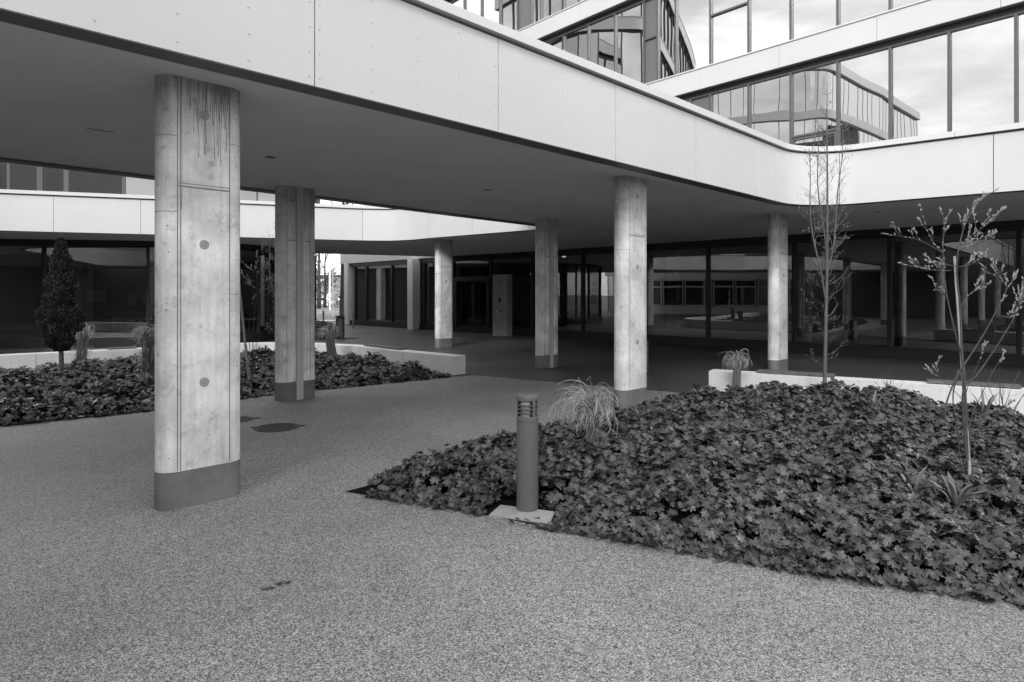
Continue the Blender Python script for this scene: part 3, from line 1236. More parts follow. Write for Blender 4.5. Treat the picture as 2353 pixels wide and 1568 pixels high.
for z0, z1 in [(3.4, 4.42)] + BZ:
    m = MB()
    strip(m, tw, 0, tw.len, -0.3, 0.0, z0, z1)
    m.obj('floor_band', 'panel', tower, smooth=True, angle=0.4)
    m = MB()
    strip(m, tw, 0, tw.len, -2.2, -0.301, z0 + 0.03, z1 - 0.05)
    m.obj('floor_slab', 'inside', tower)
m = MB()
m.prism([tuple(p) for p in tw.off(-0.5)], 19.4, 19.55)
m.obj('roof', 'roof', tower)
plant = thing('plant_enclosure', 'dark corrugated plant enclosure in front of the tower', 'enclosure', (-19.5, 8, 4.4))
m = MB()
m.box((-20.3, 8.0, 8.2), (3.0, 4.4, 7.4), 0.4)
m.obj('housing', 'louvre', plant)
m = MB()
for k in range(36):
    m.box((-20.3, 8.0, 4.7 + k * 0.2), (3.1, 4.5, 0.08), 0.4)
m.obj('louvre', 'louvre', plant, kind='stuff')
for s_ in np.arange(tw.len * 0.42, tw.len * 0.86, 1.75):
    w_ = bay(tower, tw, s_, s_ + 1.6, 0.7, 2.9, 0.06, 'white', 'glass', 0.06, 0.12, transom=2.3)
m = MB()
strip(m, tw, tw.len * 0.40, tw.len * 0.88, -0.02, 0.05, 2.92, 3.38)
strip(m, tw, tw.len * 0.40, tw.len * 0.88, -0.02, 0.05, 0.01, 0.66)
m.obj('render_band', 'cladding', tower)

# low pavilion and a grey block behind the camera, the block shaped to shade the left columns: they close the courtyard and stand in the mirrored glass
pav = thing('pavilion_building', 'low white fascia pavilion closing the courtyard behind the viewpoint', 'building', (-24, -10, 0))
pv = Path(fillet([(-36, 1.5), (-30.5, -4.5), (-22, -12.8), (16, -15.5), (34, -9)], [0, 3, 4, 4, 0], 10)[::-1])
pv = Path(list(reversed(pv.p)))
m = MB()
strip(m, pv, 0, pv.len, -0.4, 0.0, 3.4, 4.5)
m.obj('fascia_band', 'panel', pav, smooth=True, angle=0.4)
m = MB()
strip(m, pv, 0, pv.len, -4.0, -0.401, 3.43, 4.3)
m.obj('roof', 'soffit', pav)
m = MB()
strip(m, pv, 0, pv.len, -3.0, -2.95, 0.0, 3.42)
m.obj('glazing', 'glass', pav)
m = MB()
strip(m, pv, 0, pv.len, -6.0, -5.9, 0.0, 4.2)
m.obj('rear_wall', 'inside', pav)
for s_ in np.arange(1.0, pv.len - 0.8, 3.4):
    p, nn = pv.at(s_)
    q = p - nn * 2.6
    m = MB()
    m.box((q.x, q.y, 1.71), (0.5, 0.3, 3.42), math.atan2(-nn.x, nn.y))
    m.obj('pier', 'cladding', pav)
blk = thing('rear_shade_block', 'unseen grey office block behind the viewpoint, shaped to shade the left columns, mirrored in the left windows', 'building', (-23.5, -25, 0))
m = MB()
m.box((-22.4, -25, 10.0), (29.0, 10, 20.0), -0.08)  # unseen from the camera; position and size chosen to shade the left columns
m.obj('wall', 'farwall', blk)
m = MB()
m.box((-22.4, -25, 20.15), (29.6, 10.6, 0.3), -0.08)
m.obj('roof', 'strip', blk)
for fz in (5.6, 9.0, 12.4, 15.8):
    for k in range(8):
        x = -34.5 + k * 3.1
        y = -25 + 5.0 - (x + 23.5) * 0.08
        m = MB()
        m.box((x, y, fz), (1.9, 0.12, 1.7), -0.08)
        w_ = m.obj('window', 'frame', blk)
        m = MB()
        m.box((x, y + 0.08, fz), (1.7, 0.04, 1.5), -0.08)
        m.obj('pane', 'glass', w_)

# ------------------------------------------------------------------ bench walls
def bench_wall(label, pts, joints, boards, th=0.36, h=0.405):
    p = Path(pts)
    t = thing('bench_wall', label, 'low wall', (p.p[0].x, p.p[0].y, 0))
    js_ = [0.0] + joints + [p.len]
    for a, b in zip(js_, js_[1:]):
        m = MB()
        strip(m, p, a + 0.003, b - 0.003, -th, 0.0, 0.008, h)
        m.obj('wall_segment', 'wallc', t, smooth=True, angle=0.4)
    for a, b in boards:
        for k in range(3):
            m = MB()
            d0 = -th - 0.02 + k * 0.085
            strip(m, p, a, b, d0, d0 + 0.078, h + 0.012, h + 0.042)
            m.obj('seat_slat', 'timber', t)
    return t


# the path runs so that its right-hand side faces the bed
pr = bed_wall_right
PR = Path(pr)
bench_wall('pale concrete bench wall behind the large planting bed', pr, [PR.len * 0.62],
           [(PR.hit(1735), PR.hit(1915)), (PR.hit(2132), min(PR.hit(2352), PR.len - 0.3))])
PL = Path(fillet(bed_wall_left, [0, 3, 3, 3, 1, 1, 1, 1.2, 3, 0], 8))
bench_wall('curved pale concrete bench wall behind the left planting bed', PL.p, [PL.hit(83), PL.hit(928)],
           [(PL.hit(825), PL.hit(905)), (PL.hit(250), PL.hit(318))])

# ------------------------------------------------------------------ bollard light on its slab
sc_ = G(1205, 1190)
bx, by = G(1212.5, 1182).x, G(1212.5, 1182).y + 0.09
bol = thing('bollard_light', 'dark grey cylindrical bollard light on a pale slab at the bed edge', 'bollard light', (bx, by, 0))
m = MB()
m.lathe([(0.0852, 0.014), (0.0858, 0.02), (0.0858, 0.705), (0.083, 0.708)], (bx, by), 40)
m.obj('post', 'bollard', bol, smooth=True)
m = MB()
m.lathe([(0.08, 0.709), (0.0872, 0.711), (0.0872, 0.743), (0.084, 0.746)], (bx, by), 40)
m.obj('collar', 'bollard', bol, smooth=True)
m = MB()
m.lathe([(0.062, 0.747), (0.062, 0.868)], (bx, by), 32)
m.obj('lens', 'lens', bol, smooth=True)
for k in range(3):
    m = MB()
    z = 0.772 + k * 0.03
    m.lathe([(0.063, z), (0.086, z - 0.002), (0.0868, z + 0.004), (0.063, z + 0.008)], (bx, by), 40)
    m.obj('louvre_ring', 'bollard', bol, smooth=True)
m = MB()
for k in range(4):
    th = R(25 + 90 * k)
    m.box((bx + 0.073 * math.cos(th), by + 0.073 * math.sin(th), 0.808), (0.016, 0.02, 0.122), th)
m.obj('bracket', 'black', bol)
m = MB()
m.lathe([(0.066, 0.868), (0.0875, 0.868), (0.0888, 0.872), (0.0888, 0.903), (0.086, 0.909), (0.0, 0.91)], (bx, by), 40)
m.obj('cap', 'bollard', bol, smooth=True)
q = q_slab = [G(1124, 1187), G(1262, 1209), G(1276, 1180), G(1150, 1164)]
m = MB()
m.prism([(p.x, p.y) for p in q], 0.0, 0.014)
tag(m.obj('footing_slab', 'slab'), 'pale square footing slab under the bollard light', 'slab')

# ------------------------------------------------------------------ manhole covers
def manhole(label, c, r, ears=True):
    t = thing('manhole_cover', label, 'manhole cover', (c.x, c.y, 0), 'round manhole covers in the paving')
    m = MB()
    m.lathe([(r, 0.0), (r, 0.006), (r - 0.02, 0.008)], (c.x, c.y), 40)
    m.obj('lid', 'iron', t)
    m = MB()
    s = 0.045
    k = int(r / s)
    for i in range(-k, k + 1):
        for j in range(-k, k + 1):
            x, y = i * s, j * s
            if math.hypot(x, y) < r - 0.05:
                m.box((c.x + x, c.y + y, 0.010), (0.03, 0.012, 0.005), (i + j) % 2 * math.pi / 2 + 0.5)
    m.obj('tread', 'iron', t, kind='stuff')
    if ears:
        for sgn in (-1, 1):
            m = MB()
            m.box((c.x + sgn * (r + 0.005), c.y + 0.05 * sgn + 0.05, 0.004), (0.09, 0.05, 0.008), 0.4)
            m.obj('lifting_lug', 'iron', t)


manhole('round iron manhole cover right of the stained column', G(636, 983), 0.275)
manhole('iron manhole cover mostly hidden behind the stained column', G(546, 965), 0.21)
manhole('dark round drain cover beside the cylinder planter', G(800, 778), 0.42, False)

# stains of spilt liquid on the paving: thin irregular films
def stain(label, c, a, b, rot, seed):
    rr = random.Random(seed)
    pts = []
    for k in range(26):
        th = 2 * math.pi * k / 26
        w = 1 + 0.3 * rr.uniform(-1, 1)
        x, y = a * w * math.cos(th), b * w * math.sin(th)
        pts.append((c.x + x * math.cos(rot) - y * math.sin(rot), c.y + x * math.sin(rot) + y * math.cos(rot)))
    m = MB()
    m.sheet(pts, 0.004)
    return tag(m.obj('oil_stain', 'stain_film'), label, 'stain')


sm, nt, n, l, b = new_mat('stain_film')
tcn = n.new('ShaderNodeTexCoord')
non = n.new('ShaderNodeTexNoise')
non.inputs['Scale'].default_value = 40
non.inputs['Detail'].default_value = 4
l.new(tcn.outputs['Object'], non.inputs['Vector'])
mrn = n.new('ShaderNodeMapRange')
mrn.inputs['From Min'].default_value = 0.30
mrn.inputs['From Max'].default_value = 0.55
mrn.inputs['To Min'].default_value = 0.0
mrn.inputs['To Max'].default_value = 0.85
l.new(non.outputs['Fac'], mrn.inputs['Value'])
b.inputs['Base Color'].default_value = (0.02, 0.02, 0.02, 1)
b.inputs['Roughness'].default_value = 0.7
l.new(mrn.outputs['Result'], b.inputs['Alpha'])
M['stain_film'] = sm
stain('larger dark stain on the stone chip paving in the front', G(651, 1341), 0.050, 0.024, 0.35, 1)
stain('smaller dark stain beside the larger one on the paving', G(618, 1354), 0.038, 0.018, 0.3, 2)

# ------------------------------------------------------------------ entrance pylon, bins, exit signs
c = G(1150, 772.6)
py = thing('information_pylon', 'grey metal entrance pylon with number 3 and an intercom', 'pylon', (c.x, c.y, 0))
ux = Vector((0.86, -0.15, 0)).normalized()
tpy = gl_right.hit(1150)
uu = (gl_right.p[3] - gl_right.p[2]).normalized()
uu = Vector((uu.x, uu.y, 0))
wv = Vector((-uu.y, uu.x, 0))
L0, L1, L2 = G(1132, 771.8), G(1165.5, 773.0), G(1177, 772.4)
L0.z = L1.z = L2.z = 0
L3 = L2 + (L0 - L1)
H = 2.49
m = MB()
m.prism([(L0.x, L0.y), (L1.x, L1.y), (L2.x, L2.y), (L3.x, L3.y)], 0.0, H)
m.obj('body', 'pylon', py)
fx = (L1 - L0)
W = fx.length
fx.normalize()
fn = Vector((fx.y, -fx.x, 0))


def on_face(m, x0, x1, z0, z1, d=0.006):
    a = L0 + fx * x0
    b_ = L0 + fx * x1
    m.hexa([a + Vector((0, 0, z0)), b_ + Vector((0, 0, z0)), b_ - fn * 0.002 + Vector((0, 0, z0)), a - fn * 0.002 + Vector((0, 0, z0))][::1] and
           [a + fn * d + Vector((0, 0, z0)), b_ + fn * d + Vector((0, 0, z0)), b_ - fn * 0.002 + Vector((0, 0, z0)), a - fn * 0.002 + Vector((0, 0, z0))],
           [a + fn * d + Vector((0, 0, z1)), b_ + fn * d + Vector((0, 0, z1)), b_ - fn * 0.002 + Vector((0, 0, z1)), a - fn * 0.002 + Vector((0, 0, z1))])


def zpx(p):          # row of the zoomed pylon picture -> height
    return H * (1 - (p - 340) / (1432 - 340.0))


def xpx(p):
    return W * (p - 305) / (540 - 305.0)


m = MB()
on_face(m, xpx(402), xpx(436), zpx(838), zpx(752), 0.012)
on_face(m, xpx(422), xpx(434), zpx(742), zpx(728), 0.01)
m.obj('intercom', 'black', py)
m = MB()
on_face(m, xpx(345), xpx(500), zpx(642), zpx(634))
m.obj('rule', 'letter', py)
m = MB()
on_face(m, xpx(428), xpx(456), zpx(1010), zpx(975), 0.01)
m.obj('card_reader', 'black', py)
m = MB()
on_face(m, xpx(364), xpx(388), zpx(1005), zpx(975), 0.012)
on_face(m, xpx(402), xpx(426), zpx(1045), zpx(1015), 0.012)
m.obj('key_switch', 'steel', py)
cu = bpy.data.curves.new('digit', 'FONT')
cu.body = '3'
cu.size = 0.36
cu.extrude = 0.003
cu.align_x = 'CENTER'
tmp = bpy.data.objects.new('digit_tmp', cu)
COL.objects.link(tmp)
dg = bpy.context.evaluated_depsgraph_get()
me = bpy.data.meshes.new_from_object(tmp.evaluated_get(dg))
bpy.data.objects.remove(tmp)
pos = L0 + fx * xpx(418) + Vector((0, 0, zpx(548))) + fn * 0.004
mat4 = Matrix(((fx.x, 0, fn.x, pos.x - c.x), (fx.y, 0, fn.y, pos.y - c.y), (0, 1, 0, pos.z), (0, 0, 0, 1)))
me.transform(mat4)
me.materials.clear()
link_mesh(me, 'numeral', 'letter', py)


def litter_bin(label, c, r, h):
    t = thing('litter_bin', label, 'bin', (c[0], c[1], 0), 'steel bins by the columns')
    m = MB()
    m.lathe([(r * 0.9, 0.0), (r * 0.9, 0.03), (r, 0.035), (r, h * 0.86), (r * 0.93, h * 0.865)], c, 28)
    m.obj('body', 'steel', t, smooth=True)
    m = MB()
    m.lathe([(r * 0.95, h * 0.87), (r * 1.03, h * 0.875), (r * 1.03, h * 0.93), (r * 0.8, h * 0.98), (r * 0.3, h)], c, 28)
    m.obj('lid', 'steel', t, smooth=True)


litter_bin('pale steel litter bin behind the brightest column', (2.76, 13.45), 0.165, 0.73)
litter_bin('small steel bin beside the farthest column near the doors', (G(1040, 761).x, G(1040, 761).y), 0.10, 0.80)


def exit_sign(label, p):
    t = thing('exit_sign', label, 'exit sign', p, 'lit exit signs behind the glass')
    m = MB()
    m.box((p[0], p[1], p[2]), (0.17, 0.03, 0.13), -0.7)
    m.obj('light_box', 'exit', t)
    m = MB()
    d = Vector((math.cos(-0.7), math.sin(-0.7), 0))
    nn = Vector((d.y, -d.x, 0))
    for off, w, z0, z1 in ((-0.045, 0.012, -0.035, 0.045), (-0.01, 0.025, -0.01, 0.02), (-0.01, 0.012, 0.02, 0.035), (0.05, 0.03, -0.045, 0.04)):
        q = Vector(p) + d * off + nn * 0.017
        m.box((q.x, q.y, p[2] + (z0 + z1) / 2), (w, 0.006, z1 - z0), -0.7)
    m.obj('pictogram', 'black', t)
    m = MB()
    m.box((p[0], p[1], p[2] + 0.1), (0.02, 0.02, 0.08), -0.7)
    m.obj('bracket', 'frame', t)


exit_sign('lit exit sign behind the glass right of the covered column', tuple(AT(1296, 588, 25.5)))
exit_sign('lit exit sign above the entrance doors', tuple(AT(1111, 591, 27.8)))

# dotted privacy film on the last window at the right edge
film = thing('window_film', 'white dotted film on the glazing at the right edge', 'window film', (12.6, 14.6, 0))
s0 = gl_right.hit(2343)
m = MB()
for i in range(7):
    for j in range(34):
        s_ = s0 + 0.09 + i * 0.075 + (j % 2) * 0.037
        rr_ = 0.004 + 0.028 * (1 - j / 34)
        p, nn = gl_right.at(s_)
        tt = Vector((-nn.y, nn.x)).normalized()
        cc = p - nn * 0.078
        z = 0.3 + j * 0.037
        vs = []
        for k in range(8):
            th = 2 * math.pi * k / 8
            vs.append((cc.x + tt.x * rr_ * math.cos(th), cc.y + tt.y * rr_ * math.cos(th), z + rr_ * math.sin(th)))
        m.add(vs, [tuple(range(8))])
m.obj('dot', 'white', film, kind='stuff')

# ------------------------------------------------------------------ planting
def inside(poly, x, y):
    x, y = np.asarray(x), np.asarray(y)
    r_ = np.zeros(x.shape, bool)
    n_ = len(poly)
    for i in range(n_):
        x0, y0 = poly[i]
        x1, y1 = poly[(i + 1) % n_]
        c_ = ((y0 > y) != (y1 > y)) & (x < (x1 - x0) * (y - y0) / (y1 - y0 + 1e-12) + x0)
        r_ ^= c_
    return r_


def edge_dist(poly, x, y):
    d = np.full(np.shape(x), 1e9)
    n_ = len(poly)
    for i in range(n_):
        ax, ay = poly[i]
        bx_, by_ = poly[(i + 1) % n_]
        ux_, uy_ = bx_ - ax, by_ - ay
        L = ux_ * ux_ + uy_ * uy_
        t = np.clip(((x - ax) * ux_ + (y - ay) * uy_) / L, 0, 1)
        d = np.minimum(d, np.hypot(x - ax - t * ux_, y - ay - t * uy_))
    return d


def vnoise(x, y, s, seed):
    r_ = np.random.default_rng(seed)
    tab = r_.random((64, 64))
    X, Y = x * s + 900.3, y * s + 700.7
    xi, yi = np.floor(X).astype(int), np.floor(Y).astype(int)
    fx_, fy_ = X - xi, Y - yi
    fx_, fy_ = fx_ * fx_ * (3 - 2 * fx_), fy_ * fy_ * (3 - 2 * fy_)
    a_ = tab[xi % 64, yi % 64]
    b_ = tab[(xi + 1) % 64, yi % 64]
    c_ = tab[xi % 64, (yi + 1) % 64]
    d_ = tab[(xi + 1) % 64, (yi + 1) % 64]
    return (a_ * (1 - fx_) + b_ * fx_) * (1 - fy_) + (c_ * (1 - fx_) + d_ * fx_) * fy_


def make_height(poly, h_edge, h_mid, seed, bumps=()):
    def f(x, y):
        d = edge_dist(poly, x, y)
        base = h_edge * np.clip(d / 0.14, 0, 1) ** 0.6 + h_mid * np.clip(d / 1.6, 0, 1) ** 0.8
        h = base * (0.72 + 0.5 * vnoise(x, y, 1.1, seed)) + (0.22 * (vnoise(x, y, 2.1, seed + 1) - 0.45) + 0.13 * (vnoise(x, y, 5.0, seed + 2) - 0.5)) * np.clip(d / 0.3, 0, 1)
        for bx_, by_, bh, br in bumps:
            h = h + bh * np.exp(-((x - bx_) ** 2 + (y - by_) ** 2) / br ** 2)
        return np.maximum(h, 0.02)
    return f


def leaf_template(lobes):
    pts = [(0, 0, 0)]
    tri = []
    span = R(305)
    for i in range(lobes):
        a = -span / 2 + span * (i + 0.5) / lobes
        dl_ = span / lobes / 2
        ln = 1.0 - 0.16 * abs(i - (lobes - 1) / 2) / ((lobes - 1) / 2)
        if lobes >= 6:
            prof = [(a - dl_, 0.52), (a - dl_ * 0.66, 0.80 * ln), (a - dl_ * 0.40, 0.84 * ln), (a, ln), (a + dl_ * 0.40, 0.84 * ln), (a + dl_ * 0.66, 0.80 * ln)]
        else:
            prof = [(a - dl_, 0.5), (a - dl_ * 0.6, 0.84 * ln), (a, ln), (a + dl_ * 0.6, 0.84 * ln)]
        for k, (an, r_) in enumerate(prof):
            z = -0.46 * r_ * r_ + (0.11 if abs(an - a) < 1e-6 else -0.05) + 0.05 * math.sin(i * 2.4)
            if k == 0:
                z -= 0.05
            pts.append((r_ * math.cos(an), r_ * math.sin(an), z))
    pts.append((0.5 * math.cos(span / 2), 0.5 * math.sin(span / 2), -0.1))
    for k in range(1, len(pts) - 1):
        tri.append((0, k, k + 1))
    return np.array(pts, float), np.array(tri, int)


def mesh_from_arrays(name, V, T, tone=None):
    me = bpy.data.meshes.new(name)
    nv, nt_ = len(V), len(T)
    me.vertices.add(nv)
    me.vertices.foreach_set('co', V.astype(np.float32).ravel())
    me.loops.add(nt_ * 3)
    me.loops.foreach_set('vertex_index', T.astype(np.int32).ravel())
    me.polygons.add(nt_)
    me.polygons.foreach_set('loop_start', np.arange(0, nt_ * 3, 3, dtype=np.int32))
    me.update(calc_edges=True)
    if tone is not None:
        at = me.attributes.new('tone', 'FLOAT', 'POINT')
        at.data.foreach_set('value', tone.astype(np.float32))
    return me


def place(tmpl, tri, P, N, head, size, tone_leaf, tone_v=None):
    """instantiate a template at points P with normals N and headings"""
    n_ = len(P)
    N = N / np.linalg.norm(N, axis=1, keepdims=True)
    h = np.stack([np.cos(head), np.sin(head), np.zeros(n_)], 1)
    X = h - N * np.sum(h * N, 1, keepdims=True)
    X /= np.linalg.norm(X, axis=1, keepdims=True) + 1e-9
    Yv = np.cross(N, X)
    t = tmpl[None, :, :] * size[:, None, None]
    V = P[:, None, :] + t[..., 0:1] * X[:, None, :] + t[..., 1:2] * Yv[:, None, :] + t[..., 2:3] * N[:, None, :]
    m_ = len(tmpl)
    T = tri[None, :, :] + (np.arange(n_) * m_)[:, None, None]
    tone = np.repeat(tone_leaf[:, None], m_, 1)
    if tone_v is not None:
        tone = tone * tone_v[None, :]
    return V.reshape(-1, 3), T.reshape(-1, 3), tone.ravel()


def ribbons(strands, width, tone, sides=3):
    """list of polylines -> tubes with tone attribute; returns V,T,tone arrays"""
    V, T, TN = [], [], []
    o = 0
    for pts, w, tn in zip(strands, width, tone):
        pts = np.asarray(pts, float)
        n_ = len(pts)
        d = np.gradient(pts, axis=0)
        d /= np.linalg.norm(d, axis=1, keepdims=True) + 1e-9
        ref = np.array([0.3, 0.8, 0.5])
        a_ = np.cross(d, ref)
        a_ /= np.linalg.norm(a_, axis=1, keepdims=True) + 1e-9
        c_ = np.cross(d, a_)
        wv_ = np.asarray(w) * (np.ones(n_) if np.ndim(w) else 1)
        wv_ = np.broadcast_to(wv_, (n_,))
        for k in range(sides):
            th = 2 * math.pi * k / sides
            V.append(pts + (a_ * math.cos(th) + c_ * math.sin(th)) * wv_[:, None])
        i = np.arange(n_ - 1)
        for k in range(sides):
            k2 = (k + 1) % sides
            A_, B_ = o + k * n_ + i, o + k2 * n_ + i
            T.append(np.stack([A_, B_, B_ + 1], 1))
            T.append(np.stack([A_, B_ + 1, A_ + 1], 1))
        tnv = np.broadcast_to(np.asarray(tn, float), (n_,))
        for k in range(sides):
            TN.append(tnv)
        o += n_ * sides
    return np.concatenate(V), np.concatenate(T), np.concatenate(TN)


def leaf_cover(name, poly, hf, density, size, lobes, seed, label, extra=None, stretch=1.0):
    r_ = np.random.default_rng(seed)
    xs_, ys_ = [p[0] for p in poly], [p[1] for p in poly]
    x0, x1, y0, y1 = min(xs_) - 0.1, max(xs_) + 0.1, min(ys_) - 0.1, max(ys_) + 0.1
    n_ = int((x1 - x0) * (y1 - y0) * density)
    x, y = r_.uniform(x0, x1, n_), r_.uniform(y0, y1, n_)
    keep = inside(poly, x, y) | (edge_dist(poly, x, y) < 0.045)
    if extra is not None:
        keep &= extra(x, y)
    # only where the photo or its mirrored view could see them
    keep &= (y > 1.0)
    x, y = x[keep], y[keep]
    n_ = len(x)
    e_ = 0.05
    h = hf(x, y)
    gx = (hf(x + e_, y) - h) / e_
    gy = (hf(x, y + e_) - h) / e_
    depth = r_.random(n_) ** 2.0
    z = h - 0.11 * depth + r_.normal(0, 0.016, n_)
    gap = np.clip((0.36 - vnoise(x, y, 4.3, seed + 40)) / 0.14, 0, 1) * np.clip(edge_dist(poly, x, y) / 0.2, 0, 1)
    z = z - 0.11 * gap
    z = np.maximum(z, 0.02)
    N = np.stack([-gx * 0.6 + r_.normal(0, 0.40, n_), -gy * 0.6 + r_.normal(0, 0.40, n_) - 0.10, np.ones(n_)], 1)
    head = r_.uniform(0, 2 * math.pi, n_)
    # blades point outwards over the edge
    sz = size * (0.5 + 1.0 * r_.random(n_))
    tone = 0.5 + 0.95 * r_.random(n_) ** 1.3
    tmpl, tri = leaf_template(lobes)
    tv = 0.9 + 0.25 * np.linalg.norm(tmpl[:, :2], axis=1) * 0
    tv[0] = 1.5
    P = np.stack([x, y, z], 1)
    flat = tmpl * np.array([1, 1, 0.35])
    fold = tmpl.copy()
    fold[:, 2] = 0.55 * np.abs(fold[:, 1]) - 0.25 * fold[:, 0] ** 2
    pick = r_.choice(3, n_, p=(0.55, 0.2, 0.25))
    parts, off = [], 0
    for q, tm_ in enumerate((tmpl, flat, fold)):
        k_ = pick == q
        V, T, tn = place(tm_, tri, P[k_], N[k_], head[k_], sz[k_], tone[k_], tv)
        parts.append((V, T + off, tn))
        off += len(V)
    # petioles and a few dry stalks
    st_, wd_, tn_ = [], [], []
    for i in r_.choice(n_, n_ // 9, replace=False):
        a_ = r_.uniform(0, 6.28)
        st_.append([(x[i] + 0.05 * math.cos(a_), y[i] + 0.05 * math.sin(a_), max(z[i] - 0.10, 0.01)), (x[i] + 0.02 * math.cos(a_), y[i] + 0.02 * math.sin(a_), z[i] - 0.03), (x[i], y[i], z[i] + 0.012)])
        wd_.append(0.0013)
        tn_.append(r_.uniform(1.5, 4.0))
    V, T, tn = ribbons(st_, wd_, tn_)
    parts.append((V, T + off, tn))
    V, T, tn = (np.concatenate([p_[k_] for p_ in parts]) for k_ in range(3))
    me = mesh_from_arrays(name, V, T, tn)
    o = link_mesh(me, name, 'leaf', kind='stuff')
    o['label'] = label
    return o


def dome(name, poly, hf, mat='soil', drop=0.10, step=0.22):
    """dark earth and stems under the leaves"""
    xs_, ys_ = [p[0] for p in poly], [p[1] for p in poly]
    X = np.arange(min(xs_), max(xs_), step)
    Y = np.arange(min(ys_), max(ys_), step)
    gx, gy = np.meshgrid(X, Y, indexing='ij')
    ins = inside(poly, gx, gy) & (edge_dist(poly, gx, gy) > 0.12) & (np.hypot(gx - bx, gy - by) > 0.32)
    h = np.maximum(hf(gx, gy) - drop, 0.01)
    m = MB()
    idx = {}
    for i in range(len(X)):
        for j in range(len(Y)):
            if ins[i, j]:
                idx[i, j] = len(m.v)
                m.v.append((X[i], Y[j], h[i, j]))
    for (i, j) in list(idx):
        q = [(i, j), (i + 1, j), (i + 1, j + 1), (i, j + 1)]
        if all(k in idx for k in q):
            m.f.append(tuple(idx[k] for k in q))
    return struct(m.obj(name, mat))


hR = make_height(bedR, 0.13, 0.22, 3, ((4.7, 8.2, 0.08, 0.7), (2.9, 9.2, 0.03, 0.5), (3.4, 9.8, -0.10, 0.5), (3.65, 4.75, -0.16, 0.55), (6.5, 6.9, -0.12, 1.3)))
hL = make_height(bedL, 0.11, 0.16, 8, ((-3.6, 13.5, 0.12, 0.9), (-7.2, 13.9, 0.08, 1.2), (-5.0, 13.6, 0.1, 1.0)))
hF = make_height(bedF, 0.2, 0.35, 12)


def slab_clear(x, y):
    # keep the bollard's slab free of plants
    qs = [(p.x, p.y) for p in q_slab]
    near = (inside(qs, x, y) | (edge_dist(qs, x, y) < 0.05)) & (y < by + 0.10)
    return ~near & (np.hypot(x + 1.43, y - 5.38) > 0.26)


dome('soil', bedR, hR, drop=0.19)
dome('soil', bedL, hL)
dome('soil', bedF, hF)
leaf_cover('ground_cover', bedR, hR, 1200, 0.041, 7, 21, 'dense cranesbill ground cover in the large right planting bed', slab_clear)
leaf_cover('ground_cover', bedL, hL, 520, 0.056, 5, 22, 'dense cranesbill ground cover in the left planting bed')
leaf_cover('ground_cover', bedF, hF, 420, 0.06, 5, 23, 'dark ground cover in the small bed by the passage')


def grass_mop(label, base, trunk_h, trunk_r, spread, n_top, seed, lean=(0, 0), bw=0.0032, tiers=None):
    """a tall ornamental grass tied into a bundle, its dry blades curling over at the top"""
    r_ = np.random.default_rng(seed)
    t = thing('tied_grass', label, 'ornamental grass', base, 'tied dry ornamental grasses')
    bx_, by_, bz_ = base
    st_, wd_, tn_ = [], [], []
    for i in range(int(160)):
        th = r_.uniform(0, 2 * math.pi)
        rr_ = trunk_r * math.sqrt(r_.random())
        tw_ = r_.uniform(-0.5, 0.5)
        pts = []
        for k in range(7):
            u = k / 6
            wa = 1 + 0.5 * (1 - u) ** 3 + 0.25 * u ** 3
            pts.append((rr_ * wa * math.cos(th + tw_ * u) + lean[0] * u, rr_ * wa * math.sin(th + tw_ * u) + lean[1] * u, trunk_h * u * r_.uniform(0.98, 1.0)))
        st_.append(pts)
        wd_.append(bw * 0.9)
        tn_.append(0.28 + 0.38 * r_.random())
    V, T, tn = ribbons(st_, wd_, tn_)
    link_mesh(mesh_from_arrays('bundle', V, T, tn), 'bundle', 'straw', t)
    st_, wd_, tn_ = [], [], []
    tiers = tiers or [(trunk_h, 1.0)]
    for hz, frac in tiers:
        for i in range(int(n_top * frac)):
            th = r_.uniform(0, 2 * math.pi)
            el = r_.uniform(0.15, 1.5)
            fine = r_.random() < 0.35
            Ls = spread * r_.uniform(0.7, 1.95)
            curl = r_.uniform(2.4, 5.2) if not fine else r_.uniform(4.0, 8.0)
            seg = 15
            ph = r_.uniform(0, 0.22) * trunk_h
            p = np.array([lean[0] * hz / trunk_h + trunk_r * 0.8 * math.cos(th), lean[1] * hz / trunk_h + trunk_r * 0.8 * math.sin(th), hz - ph])
            pts = [p.copy()]
            side = r_.normal(0, 1.7)
            for k in range(seg):
                u = k / seg
                ang = el + 0.35 - curl * u ** 1.25
                hd = th + side * u
                p = p + np.array([math.cos(hd) * math.cos(ang) - 0.18, math.sin(hd) * math.cos(ang), math.sin(ang)]) * Ls / seg
                p[2] = max(p[2], 0.02)
                pts.append(p.copy())
            st_.append(pts)
            wd_.append(bw * np.linspace(1.0, 0.4, seg + 1) * r_.uniform(0.7, 1.25) * (0.6 if fine else 1.0))
            tn_.append(np.linspace(0.5, 1.3, seg + 1) * (r_.uniform(0.25, 0.6) if fine else r_.uniform(0.75, 1.4)))
    V, T, tn = ribbons(st_, wd_, tn_)
    link_mesh(mesh_from_arrays('mop', V, T, tn), 'mop', 'straw', t, kind='stuff')
    for o in t.children:
        pass
    return t


